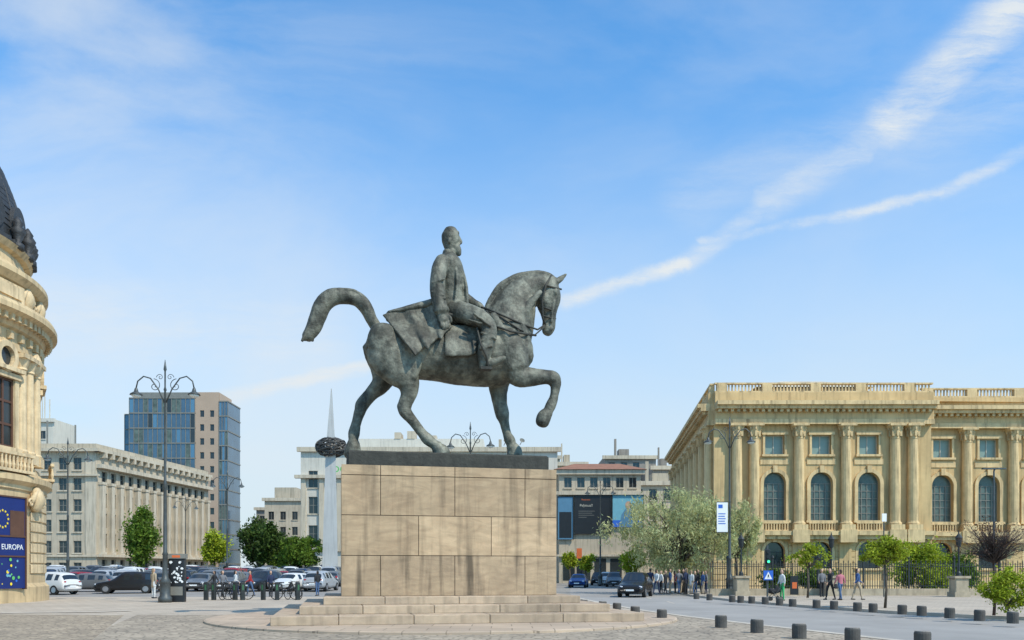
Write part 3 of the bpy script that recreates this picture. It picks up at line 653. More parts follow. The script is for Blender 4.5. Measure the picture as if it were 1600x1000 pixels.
t,mb=block('apartment_building','tall plain white block with rooftop antennas',(-104.5,165,0),13.5,8,32,WHITE_R,WHITE_R,w4,1.4,0,[3,6,9,11.3],[8,12,16,20,24,28],1.6); mb.box(10,10.2,3,3.2,32,38); mb.box(11,11.2,3,3.2,32,36.5); mb.box(10.7,10.85,1,1.1,32,39); mb.obj('wall',[WHITE_R,WHITE_R],t)
t,mb=block('palace_hall_building','long cream stone building with flat parapet behind the monument',(-32.5,128,0),39.5,30,20.8,CREAM,CREAM_T,winmesh('window',1.4,2.6,False,2,2,FRAME,GLASS),1.4,0,[1.9,4.6,7.3,36.5],[1.5,6.2,10.6,14.6],2.6) 
mb.box(-.8,40.3,-.8,.02,16.0,16.5,1); mb.box(-.4,39.9,-.4,.02,4.8,5.2,1)
for x in (.5,3.25,5.95,8.6,11.3,38.2): mb.box(x-.35,x+.35,-.4,.02,5.2,16,1)
mb.box(8,28,3,25,20.8,22.6,0); mb.box(14,15,2.9,6,22.6,23.6,1); mb.box(16,17.2,2.9,6,22.6,23.8,1); mb.box(18,20.5,4,6,22.6,23.3,1)
mb.obj('wall',[WHITE_R,CREAM_T],t)
text('shop_lettering','pc',2.0,PGREEN,t,(6.1,-.9,16.9))
for x,z in ((31.5,.3),(34,.4)):
    a=MB(); a.lathe([(.05,0),(.25,.08),(.42,.25)],14,cap=False); a.tube([(0,0,-.8),(0,0,0)],.06); o=a.obj('satellite_dish',[FRAME],t,True,(x,0.5,21.4+z)); o.rotation_euler=(1.0,0,.4)
wmd=winmesh('window',1.3,1.9,False,2,1,FRAME,GLASS)
t,mb=block('apartment_building','distant stepped grey apartment house with small balconies',(-56.5,190,0),9,12,18.5,GREYW,CREAM_T,wmd,1.3,0,[1.5,4.2,6.9],[3,6.5,10,13.5],1.9); mb.box(2,7,1,8,18.5,21); mb.obj('wall',[CREAM,CREAM_T],t)
t,mb=block('apartment_building','distant ochre apartment house with cornice',(-63,205,0),7,12,17.5,GREYW,CREAM_T,wmd,1.3,0,[1.5,4,5.9],[3,6.5,10,13.5],1.9); mb.obj('wall',[GREYW,CREAM_T],t)
t,mb=block('apartment_building','distant cream apartment house with plain parapet',(-54,215,0),12,12,22.5,GREYW,CREAM_T,wmd,1.3,0,[6,8.5,10.8],[3,6.5,10,13.5,17],1.9); mb.obj('wall',[CREAM,GREYW],t)
cbld,mb=block('corner_building','cream corner building with red tile roof and large billboards',(6.9,122,0),12.0,16,16.6,CREAM,CREAM_T,winmesh('window',1.1,1.5,False,2,1,FRAME,GLASS),1.1,0,[1.3,3.2,5.1,7.0,8.9,10.8],[14.0],1.5)
mb.box(-.7,12.7,-.7,.02,12.9,13.4,1); mb.box(-.5,12.5,-.5,.02,3.9,4.2,1)
for k in range(5): mb.box(.6+k*2.3,2.3+k*2.3,-.05,.02,.4,3.6,2)
mb.add([(-.8,-.8,16.61),(12.8,-.8,16.61),(12.8,16,16.61),(-.8,16,16.61),(2.5,4,18.0),(9.5,4,18.0),(9.5,12,18.0),(2.5,12,18.0)],[(0,1,5,4),(1,2,6,5),(2,3,7,6),(3,0,4,7),(4,5,6,7)],3)
mb.obj('wall',[CREAM,CREAM_T,GLASS,ROOFR],cbld)
def board(x0,x1,z0,z1,m,lab):
    t=thing('billboard',lab,'billboard',(6.9+x0,121.7,0)); a=MB(); a.box(0,x1-x0,-.12,.1,z0,z1); a.obj('panel',[m],t)
    a=MB(); a.box(-.08,0,-.2,.1,z0-.1,z1+.1); a.box(x1-x0,x1-x0+.08,-.2,.1,z0-.1,z1+.1); a.box(0,x1-x0,-.18,.1,z1,z1+.1); a.obj('frame',[IRON],t); return t
t=board(2.3,7.5,7.2,12.9,BLACK,'black billboard with white and orange lettering on corner building')
text('lettering','Pensiunea',.32,ORANGE,t,(1.6,-.13,12.1)); text('lettering','Pețeaua!!',.52,FRAME_W,t,(1.65,-.13,11.2))
a=MB()
for k,w in enumerate((2.4,2.0,2.3,1.2)): a.box(.5,.5+w,-.135,-.12,10.5-k*.3,10.55-k*.3)
a.obj('small_print',[FRAME],t)
t=board(7.8,12.3,8.2,12.9,TEALP,'blue billboard with person printed on it on corner building'); a=MB(); a.box(0,4.5,-.13,-.121,8.2,9.2,0); a.add([(1.0,-.135,8.3),(3.4,-.135,8.3),(3.1,-.135,9.8),(2.7,-.135,10.8),(1.9,-.135,10.9),(1.3,-.135,10.0)],[(0,1,2,3,4,5)],1); a.add([(2.3+.45*math.cos(q),-.136,11.4+.58*math.sin(q)) for q in np.linspace(0,6.28,14,endpoint=False)],[tuple(range(14))],2); a.obj('printed_figure',[SIGNB,POSTB,SKIN],t)
t=board(-.2,2.0,6.4,12.6,POSTB,'narrow blue billboard on corner building'); a=MB(); a.box(.2,2.0,-.13,-.121,6.6,10.4,0); a.obj('printed_area',[BLACK],t)
t=thing('advertising_totem','tall black and orange advertising column on the corner','sign',(gx(905,115),115,0)); a=MB(); a.box(-.35,.35,-.3,.3,0,3.5); a.obj('panel',[BLACK],t); a=MB(); a.box(-.35,.35,-.31,.31,3.5,4.9); a.obj('header_panel',[ORANGE],t)
for (u0,u1,v0,Y,m,lab) in [(945,1025,712,165,GREYW,'distant grey office block with flat roof'),(1020,1070,728,150,GREYW,'distant brown rendered block beside museum'),(868,915,722,150,CREAM,'distant cream building with chimney'),(985,1110,752,140,CREAM,'low cream building down the street'),(755,875,712,170,CREAM,'distant pale block behind the monument')]:
    w=gx(u1,Y)-gx(u0,Y); hh=gz(v0,Y); t,mb=block('city_building',lab,(gx(u0,Y),Y,0),w,14,hh,m,CREAM_T,wmd,1.3,0,[1.4+2.4*i for i in range(int((w-1)/2.4))],[hh-3.2-3.3*k for k in range(4)],1.9); mb.box(w*.3,w*.5,2,5,hh,hh+1.6); mb.box(w*.2,w*.24,1,1.6,hh,hh+3.5); mb.obj('wall',[m,CREAM_T],t)
for i in range(16):
    x=-330+i*42; w=R.uniform(18,36); hh=R.uniform(12,22)
    Y=R.uniform(260,330); t,mb=block('city_building','distant pale city block on the skyline',(x,Y,0),w,20,hh,CREAM,CREAM_T,wmd,1.3,0,[2+4*i_ for i_ in range(int(w/4.5))],[hh-4],1.9); mb.obj('wall',[R.choice([CREAM,GREYW,WHITE_R]),CREAM_T],t)

# ---- obelisk
OBY=105
o=thing('memorial_obelisk','slender pale marble spike piercing a dark wire crown','monument',(gx(518,OBY),OBY,0))
a=MB(); P=[(1.25,0),(1.15,3),(.74,17),(.07,24.8)]
a.lathe(P,3); a.obj('spike',[MARBLE],o,False,(0,0,0),rad(84))
a=MB(); a.lathe([(4,0),(4,.3),(2.5,.3),(2.5,.7)],32); a.obj('base',[MARBLE],o)
a=MB()
for k in range(80):
    p0=Vector((R.gauss(0,1),R.gauss(0,1)*.8,R.gauss(0,1)*.75)).normalized(); 
    q0=p0.cross(Vector((R.gauss(0,1),R.gauss(0,1),R.gauss(0,1)))).normalized(); rr=R.uniform(.8,1.0)
    pts=[]
    for tt in np.linspace(0,2.2,9): v_=(p0*math.cos(tt)+q0*math.sin(tt))*rr; pts.append((v_.x*2.05,v_.y*1.7,v_.z*1.35+17.4))
    a.tube(pts,.07,5)
a.obj('wire_crown',[mat('wire_brown_grey',(.085,.075,.065),.6,.3)],o)

# ------------------------------------------------------------ street lamps
def lamp_proto(loc,label):
    t=thing('street_lamp',label,'street lamp',loc,group='ornate double street lamps')
    a=MB(); a.lathe([(.34,0),(.34,.25),(.26,.35),(.26,1.0),(.3,1.05),(.17,1.25),(.13,1.5),(.12,2.4),(.15,2.45),(.1,2.6),(.08,6),(.1,6.05),(.065,6.2),(.05,10.8),(.08,10.85),(.04,11.0),(.04,11.8),(.08,11.9),(.01,12.4)],12)
    a.obj('pole',[LAMPI],t,True)
    for s in (-1,1):
        a=MB(); pts=[(s*.04,0,10.2),(s*.35,0,10.9),(s*.75,0,11.45),(s*1.1,0,11.55),(s*1.4,0,11.3),(s*1.48,0,10.95)]
        a.tube(pts,.036,8)
        sp=[(s*(.55+.38*math.exp(-q*.22)*math.cos(q+1.5)),0,11.05+.38*math.exp(-q*.22)*math.sin(q+1.5)) for q in np.linspace(0,9,26)]; a.tube(sp,.02,6)
        sp=[(s*(.25+.2*math.exp(-q*.2)*math.cos(q)),0,11.5+.2*math.exp(-q*.2)*math.sin(q)) for q in np.linspace(0,8,20)]; a.tube(sp,.016,6)
        arm=a.obj('arm',[LAMPI],t,True)
        a=MB(); a.lathe([(.04,10.98),(.08,10.9),(.11,10.77),(.28,10.66),(.32,10.6)],16,(s*1.48,0)); a.obj('lamp_shade',[LAMPI],t,True)
        a=MB(); a.lathe([(.25,10.6),(.21,10.52),(.1,10.47),(.01,10.45)],14,(s*1.48,0)); a.obj('lamp_lens',[LENS],t,True)
    return t
L0=lamp_proto((gx(258,42.5),42.5,.12),'tall ornate grey iron double street lamp beside black kiosk')
for u,Y,lab in [(106,67,'ornate double street lamp near the parked cars'),(355,88,'ornate double street lamp among parked cars'),(735,60,'ornate double street lamp behind the monument'),(1140,58,'ornate double street lamp carrying a white banner by museum fence'),(938,96,'ornate double street lamp along the avenue'),(290,118,'distant ornate double street lamp in front of ministry')]:
    copy_thing(L0,(gx(u,Y),Y,.1),rad(R.uniform(-12,40)),lab)
bp=thing('pole_banner','white vertical banner with blue print on lamp pole','banner',(gx(1129,57.8),57.8,0)); a=MB(); a.box(-.4,.36,-.02,.02,4.45,6.5); a.obj('cloth',[WHITE],bp); a=MB()
a.box(-.3,.0,-.03,-.021,6.1,6.35)
for k in range(5): a.box(-.3,.2-.05*(k%2),-.03,-.021,5.0+.17*k,5.06+.17*k)
a.obj('print',[SIGNB],bp); a=MB(); a.box(-.4,.6,-.02,.02,6.5,6.55); a.box(-.4,.6,-.02,.02,4.4,4.45); a.obj('bracket',[IRON],bp)
t=thing('street_lamp','slim modern single-arm street lamp by museum','street lamp',(gx(1553,50),50,.12)); a=MB(); a.tube([(0,0,0),(0,0,7.6),(.05,0,7.75)],[.09,.05,.05],8); a.tube([(0,0,7.7),(.3,0,7.8),(.6,0,7.75)],.035,6); a.obj('pole',[LAMPI],t); a=MB(); a.box(-.7,.7,-.1,.1,7.72,7.8); a.obj('lamp_head',[LAMPI],t)

# ------------------------------------------------------------ bollards
bm_=MB(); bm_.lathe([(.165,0),(.165,.31),(.15,.345)],18,m=0); bm_.lathe([(.15,.345),(.148,.36)],18,m=1); bme=bm_.mesh('bollard',[CONC,CONC_T])
PTS=[(1008,963),(1051,969),(1146,981),(1204,989),(1272,998),(1357,1006),(1468,1013),(925,950),(955,953),(978,956)]
for u,v in PTS:
    Y=1.58*F/(v-HV); ob('bollard',bme,None,(gx(u,Y)-.35,Y,.12),R.uniform(0,3),label='squat dark stone bollard along the kerb',category='bollard',group='bollards along the road')
for u,v in [(1567,974),(1516,970),(1470,966),(1427,962),(1397,960),(1352,957),(1328,955),(1292,952),(1265,950),(1228,948),(1208,946),(1186,944),(1165,943),(1148,942),(1135,941),(1100,938),(1080,936)]:
    Y=1.58*F/(v-HV); x=gx(u,Y); ob('bollard',bme,None,(x+.3,Y,.12),R.uniform(0,3),label='squat stone bollard edging museum pavement',category='bollard',group='bollards along the road')

# ------------------------------------------------------------ fence and posts
FY=55.0
fx0,fx1=gx(1108,FY),gx(1600,FY)+6
fe=thing('iron_fence','black wrought iron railing on low stone base around museum','fence',(fx0,FY,.12))
a=MB(); a.box(0,fx1-fx0,-.2,.2,0,.45); a.obj('stone_base',[STONEP],fe)
a=MB(); n=int((fx1-fx0)/.16)
for k in range(n):
    x=.08+k*.16; a.box(x-.017,x+.017,-.017,.017,.45,2.15+(.08 if k%2 else 0)); 
    if k%2: a.add([(x-.04,0,2.2),(x,-.02,2.12),(x+.04,0,2.2),(x,.02,2.2),(x,0,2.36)],[(0,1,4),(1,2,4),(2,3,4),(3,0,4)])
a.box(0,fx1-fx0,-.02,.02,.6,.65); a.box(0,fx1-fx0,-.02,.02,1.9,1.94); a.box(0,fx1-fx0,-.02,.02,2.05,2.08)
a.obj('railing',[IRON],fe)
for k in range(9): a=MB(); a.box(-.05,.05,-.05,.05,.45,2.4); a.lathe([(.06,2.4),(.1,2.5),(.02,2.65)],8); a.obj('iron_post',[IRON],fe,False,(1.2+k*3,0.0,0))
def gatepost(u,Y,lab):
    t=thing('gate_post',lab,'gate post',(gx(u,Y),Y,.12),group='stone gate posts with lanterns'); a=MB(); a.cbox(-.42,.42,-.42,.42,.3,1.15,.05); a.box(-.48,.48,-.48,.48,0,.3); a.box(-.5,.5,-.5,.5,1.152,1.3); a.obj('stone_pier',[STONEP],t)
    a=MB(); a.lathe([(.16,1.3),(.14,1.5),(.06,1.6),(.05,3.1),(.12,3.15),(.12,3.2)],10); a.lathe([(.14,3.2),(.2,3.65),(.24,3.68),(.05,3.95),(.02,4.15)],8); a.obj('lantern',[IRON],t); return t
gatepost(1158,54.2,'stone gate post with black lantern at fence corner'); gatepost(1299,54.2,'stone gate post with black lantern behind pedestrians'); gatepost(1498,52,'stone gate post with black lantern by the bare tree')

# ------------------------------------------------------------ trees
def tree(name,label,loc,th,crown,lm,nleaf,ls,seed,clumps=40,cr=.28,trunk=.15,barkm=BARK,cat='tree',limbs=9,droop=0):
    rr=np.random.RandomState(seed); cx,cy,cz,ax,ay,az=crown
    t=thing(name,label,cat,loc)
    C=[]
    while len(C)<clumps:
        p=rr.uniform(-1,1,3); d=np.linalg.norm(p)
        if d>1: continue
        if d<.35 and rr.rand()<.6: continue
        k=1+.18*math.sin(p[0]*4+seed)+.12*rr.randn()
        C.append((cx+p[0]*ax*k*.85,cy+p[1]*ay*k*.85,cz+p[2]*az*k*.85))
    C=np.array(C)
    a=MB(); a.tube([(0,0,0),(.03*th,0,th*.4),(0,.02*th,th)],[trunk*1.25,trunk,trunk*.85],9)
    idx=rr.permutation(len(C))[:limbs*3]
    for n_,i in enumerate(idx):
        e=C[i]; m=np.array([e[0]*.45,e[1]*.45,th+(e[2]-th)*.45+.06*az]); 
        r0=trunk*(.55 if n_<limbs else .3); a.tube([(0,0,th*.93),tuple(m+rr.randn(3)*.05*ax),tuple(e)],[r0,r0*.6,r0*.15],6)
        for q in range(2):
            f=C[rr.randint(len(C))]; a.tube([tuple(m),tuple((m+e)/2+rr.randn(3)*.12*ax),tuple(e+(f-e)*.25)],[r0*.35,r0*.25,r0*.08],5)
    a.obj('trunk',[barkm],t,True)
    w=rr.rand(len(C))+.4; w/=w.sum(); ci=rr.choice(len(C),nleaf,p=w); size=np.array([ax,ay,az])*cr*(.6+.8*rr.rand(len(C)))[:,None]
    off=rr.randn(nleaf,3)*size[ci]*.62
    if droop: off[:,2]=off[:,2]*1.3-np.abs(rr.randn(nleaf))*droop
    pc=C[ci]+off
    A=rr.randn(nleaf,3)
    if droop: A[:,2]-=1.2
    A/=np.linalg.norm(A,axis=1)[:,None]; B=np.cross(A,rr.randn(nleaf,3)); B/=np.linalg.norm(B,axis=1)[:,None]
    sz=ls*(.6+.8*rr.rand(nleaf))[:,None]; A*=sz; B*=sz*(.3 if droop else .55)
    V=np.stack([pc-A,pc-B*.9,pc+A,pc+B*.9],1).reshape(-1,3)
    me=bpy.data.meshes.new('crown'); me.vertices.add(len(V)); me.vertices.foreach_set('co',V.ravel()); me.loops.add(nleaf*4); me.loops.foreach_set('vertex_index',np.arange(nleaf*4)); me.polygons.add(nleaf); me.polygons.foreach_set('loop_start',np.arange(nleaf)*4); me.materials.append(lm); me.update(calc_edges=True)
    ob('crown',me,t); return t
def tr(u,vb,Y,z0,u0,u1,v0,v1,lm,nl,ls,seed,label,**k):
    x=gx(u,Y); ax=(gx(u1,Y)-gx(u0,Y))/2; az=(gz(v0,Y)-gz(v1,Y))/2; cx=(gx(u0,Y)+gx(u1,Y))/2-x; cz=(gz(v0,Y)+gz(v1,Y))/2-z0
    return tree(k.pop('name','street_tree'),label,(x,Y,z0),max(.3,cz-az*.75),(cx,0,cz,ax,ax*.9,az),lm,nl,ls,seed,**k)
tr(1068,930,62,.12,950,1178,752,892,LEAF_O,21000,.14,3,'large silvery green willow-like tree beside museum',clumps=130,cr=.095,trunk=.24,limbs=16,droop=.5)
tr(1383,955,36,.12,1346,1420,833,884,LEAF_Y,5200,.06,4,'small round lime green tree on slender trunk',clumps=45,cr=.2,trunk=.05)
tr(1262,935,50,.12,1238,1290,845,890,LEAF_Y,2200,.07,5,'small sparse young tree beside museum fence',clumps=30,cr=.2,trunk=.06)
tr(1440,920,59,.14,1400,1485,848,928,LEAF_Y,9000,.1,6,'bright green shrub behind museum fence',clumps=50,cr=.24,trunk=.06,name='shrub',cat='shrub')
tr(1490,920,60,.14,1470,1530,862,925,LEAF_M,5000,.1,7,'green shrub behind museum fence',clumps=30,cr=.26,trunk=.06,name='shrub',cat='shrub')
tr(990,915,86,.12,966,1016,856,894,LEAF_Y,4500,.12,8,'small round bright green street tree',clumps=35,cr=.25,trunk=.09)
tr(890,905,104,.12,878,903,862,890,LEAF_Y,2200,.13,9,'small bright green street tree along avenue',clumps=20,cr=.28,trunk=.09)
tr(915,905,100,.12,903,930,866,892,LEAF_Y,2200,.13,10,'small bright green street tree along avenue',clumps=20,cr=.28,trunk=.09)
tr(1150,925,64,.12,1120,1190,780,880,LEAF_O,6000,.13,12,'silvery green tree against museum facade',clumps=60,cr=.13,trunk=.12,droop=.3)
tr(1553,970,30,.12,1488,1618,800,885,LEAF_P,900,.035,11,'nearly bare brown tree with many thin twigs',clumps=170,cr=.1,trunk=.045,barkm=TWIG,limbs=54)
tr(1575,968,28.5,.12,1532,1612,886,955,LEAF_Y,5000,.05,13,'bright green leafy sapling beside the bare tree',clumps=45,cr=.2,trunk=.03,name='shrub',cat='shrub')
tr(225,905,106,0,193,256,798,884,LEAF_M,9000,.2,14,'green leafy tree in front of ministry',clumps=50,cr=.24,trunk=.16)
tr(335,905,112,0,314,358,830,884,LEAF_Y,5000,.2,15,'light green leafy tree by the car park',clumps=40,cr=.25,trunk=.14)
tr(404,905,108,0,374,444,806,884,LEAF_D,9000,.22,16,'dark green spreading tree by the car park',clumps=50,cr=.2,trunk=.18)
tr(470,905,106,0,440,508,835,888,LEAF_M,8000,.2,17,'green bushy tree by the obelisk',clumps=45,cr=.22,trunk=.16)
tr(425,905,118,0,410,450,845,888,LEAF_M,4500,.2,18,'mid green shrub behind parked cars',clumps=25,cr=.28,trunk=.1,name='shrub',cat='shrub')
for i,(u0,u1) in enumerate([(1190,1235),(1232,1300)]):
    tr((u0+u1)/2,925,70,.14,u0,u1,885,925,LEAF_M,3500,.12,30+i,'low green shrub against museum basement',clumps=25,cr=.3,trunk=.05,name='shrub',cat='shrub')

# ------------------------------------------------------------ cars
def carloft(suv):
    t=1.64 if suv else 1.45; b=.98 if suv else .9
    S=[(-2.22,.38,.60,.62,.66,.5),(-2.16,.26,.72,.75,.80,.66),(-1.95,.22,b-.16,b-.13,.87,.72),(-1.1,.22,b-.03,b+.01,.9,.76),(-.98,.22,b-.01,b+.05,.9,.75),(-.3,.22,b,t-.05,.91,.64),(-.2,.22,b,t-.01,.91,.63),
       (.35,.22,b,t,.91,.63),(.43,.22,b,t,.91,.63),(1.2,.22,b+.02,t-.03,.91,.62),(1.28,.22,b+.02,t-.04,.91,.62),(1.75,.22,b+.03,t-.1,.9,.6),(1.85,.24,b+.03,t-.16,.9,.6),(2.12,.26,b,b+.08,.88,.66),(2.2,.32,b-.1,b-.06,.84,.6),(2.24,.42,.7,.72,.76,.55)]
    mb=MB(); rings=[]
    for x,zb,be,ro,w,wr in S:
        half=[(w*.85,zb),(w,zb+.14),(w*1.0,(zb+be)/2+.05),(w*.96,be),(wr,ro-.05),(wr*.8,ro)]
        rg=[(x,0,zb)]+[(x,y,z) for y,z in half]+[(x,0,ro+.02)]+[(x,-y,z) for y,z in reversed(half)]
        rings.append(rg)
    n=len(rings[0]); vs=[p for r_ in rings for p in r_]; paint=[];glass=[]
    for i in range(len(S)-1):
        for j in range(n):
            f=(i*n+j,i*n+(j+1)%n,(i+1)*n+(j+1)%n,(i+1)*n+j); side=j in (4,9); top=j in (5,6,7,8)
            g=(side and i in (6,8,10)) or (top and i in (4,12))
            (glass if g else paint).append(f)
    mb.add(vs,paint,0); mb.f+=glass; mb.m+=[1]*len(glass)
    mb.f.append(tuple(range(n))); mb.m.append(0); mb.f.append(tuple(reversed(range((len(S)-1)*n,len(S)*n)))); mb.m.append(0)
    me=mb.mesh('tmpc',[WHITE,CARG],True); o=bpy.data.objects.new('x',me); COL.objects.link(o); q=o.modifiers.new('s','SUBSURF'); q.levels=1
    e=o.evaluated_get(bpy.context.evaluated_depsgraph_get()); m2=bpy.data.meshes.new_from_object(e); bpy.data.objects.remove(o)
    V=[tuple(v.co) for v in m2.vertices]; Fp=[(tuple(p.vertices),p.material_index) for p in m2.polygons]
    return V,Fp
def sub(V,Fp,mi):
    a=MB(); fs=[f for f,m in Fp if m==mi]; used=sorted({i for f in fs for i in f}); mp={i:k for k,i in enumerate(used)}; a.add([V[i] for i in used],[tuple(mp[i] for i in f) for f in fs]); return a
def wheel(a,x,y,m0=0,m1=1,r=.34):
    s=1 if y>0 else -1; a.cylx(y-.11,y+.11,x,r,r,20,m0); a.cylx(y+s*.108,y+s*.125,x,r,r*.62,12,m1)
paints={n:mat('paint_'+n,c_,.25,.2 if n not in('white','black') else 0,.03,1,spec=.6) for n,c_ in dict(black=(.012,.012,.014),white=(.62,.62,.6),grey=(.13,.135,.14),silver=(.38,.39,.4),red=(.28,.012,.015),blue=(.02,.07,.25),dkblue=(.012,.025,.07),beige=(.35,.31,.24)).items()}
CARN={'black':'black','white':'white','grey':'dark grey','silver':'silver','red':'red','blue':'bright blue','dkblue':'dark blue','beige':'beige'}
lofts={s:carloft(s) for s in (True,False)}
partm={}
for s in (True,False):
    V,Fp=lofts[s]
    body=sub(V,Fp,0).mesh('body',[WHITE],True); gl=sub(V,Fp,1).mesh('window_glass',[CARG],True)
    whl=MB(); whl.cylx(-.11,.11,0,0,.34,22,0); whl.cylx(-.125,-.108,0,0,.21,12,1); whl.cylx(.108,.125,0,0,.21,12,1)
    hl=MB(); hl.ell([(-2.13,-.13,0,.07,.05),(-2.05,.0,.02,.09,.06),(-1.95,.1,.04,.06,.04)],(0,0,1),10,3)
    tl=MB(); tl.cbox(2.05,2.19,-.08,.1,-.12,.12,.02)
    pt=MB(); pt.box(-2.245,-2.22,-.26,.26,.42,.53); pt.box(2.23,2.26,-.26,.26,.55,.66)
    gr=MB(); gr.box(-2.235,-2.1,-.5,.5,.56,.68); gr.box(-2.2,-2.05,-.62,.62,.3,.4)
    one=MB(); one.add(V,[f for f,m in Fp if m==0],0); one.f+=[f for f,m in Fp if m==1]; one.m+=[1]*(len(one.f)-len(one.m))
    for x in (-1.38,1.38):
        for y in (-.8,.8): wheel(one,x,y,2,3)
    for y in (-.62,.62): one.ell([(-2.13,y-.13,.68,.07,.05),(-2.0,y+.1,.72,.06,.04)],(0,0,1),8,2,4); one.cbox(2.05,2.19,y-.08,y+.1,.75,.98,.02,5)
    one.box(-2.245,-2.22,-.26,.26,.42,.53,4); one.box(-2.235,-2.1,-.5,.5,.56,.68,2)
    partm[s]=dict(body=body,gl=gl,wh=whl.mesh('wheel',[TYRE,RIM],False),hl=hl.mesh('headlight',[LAMPW],True),tl=tl.mesh('taillight',[LAMPR]),pt=pt.mesh('licence_plate',[WHITE]),gr=gr.mesh('grille',[TYRE]),one=one.mesh('parked_car',[WHITE,CARG,TYRE,RIM,LAMPW,LAMPR],True))
def car(u,Y,rz,colr,suv,label,z=.01,group=None,name='parked_car',x=None):
    P=partm[suv]; t=thing(name,label,'car',(gx(u,Y) if x is None else x,Y,z),rz)
    if group: t['group']=group
    bo=ob('body',P['body'],t); setmat(bo,0,paints[colr]); ob('window_glass',P['gl'],t)
    for x in (-1.38,1.38):
        for y in (-.8,.8): ob('wheel',P['wh'],t,(x,y,.34))
    for y in (-.62,.62): ob('headlight',P['hl'],t,(0,y,.68)); ob('taillight',P['tl'],t,(0,y,.86))
    ob('licence_plate',P['pt'],t); ob('grille',P['gr'],t); return t
car(993,56,rad(72),'black',True,'black sport utility car driving on the avenue',.01,name='moving_car')
car(904,88,rad(80),'blue',False,'small bright blue hatchback driving on the avenue',.01,name='moving_car')
GP='cars parked in the square'
car(200,63,rad(14),'black',True,'black sport utility car parked beside the square',lotz(63),GP)
car(78,61,rad(-20),'white',True,'white sport utility car at edge of car park',lotz(61),GP)
car(132,66,rad(5),'grey',False,'dark grey saloon parked beside the square',lotz(66),GP)
first=['grey','silver','white','black','silver','grey','dkblue','black','white','silver','grey','red']; i=0
for (ua,ub,Yr) in ((262,530,67.5),(72,530,73)):
    x=gx(ua,Yr)
    while x<gx(ub,Yr):
        cn=first[(i*5)%12]; s=i%3!=1; i+=1; Yc=Yr+R.uniform(-.4,.4)
        car(0,Yc,rad(R.choice([86,92,-88])+R.uniform(-16,10)),cn,s,'%s %s parked in front row on square'%(CARN[cn],'sport utility car' if s else 'hatchback'),lotz(Yc),GP,x=x); x+=R.uniform(2.3,2.65)
cols=['black','white','grey','silver','white','dkblue','black','grey','silver','beige','white','red','grey']
for Y in (79,85,91,98,105,111):
    x=gx(70,Y)+R.uniform(0,1.5); 
    while x<gx(528,Y):
        if R.random()<.94:
            cn=R.choice(cols); s=R.random()<.6; Yc=Y+R.uniform(-.3,.3); o=ob('parked_car',partm[s]['one'],None,(x,Yc,lotz(Yc)),rad(R.choice([88,92,-88,85])+R.uniform(-14,10)),label='%s %s parked in a row on the square'%(CARN[cn],'sport utility car' if s else 'hatchback'),category='car',group=GP); setmat(o,0,paints[cn]); sc=R.uniform(.98,1.1); o.scale=(1,1,sc)
        x+=R.uniform(2.3,2.8)
for i,(u,Y,cn) in enumerate([(948,98,'white'),(960,92,'grey'),(935,104,'black')]):
    o=ob('parked_car',partm[True]['one'],None,(gx(u,Y),Y,.01),rad(82),label='%s car parked along the avenue kerb'%CARN[cn],category='car',group='cars parked along the avenue'); setmat(o,0,paints[cn])

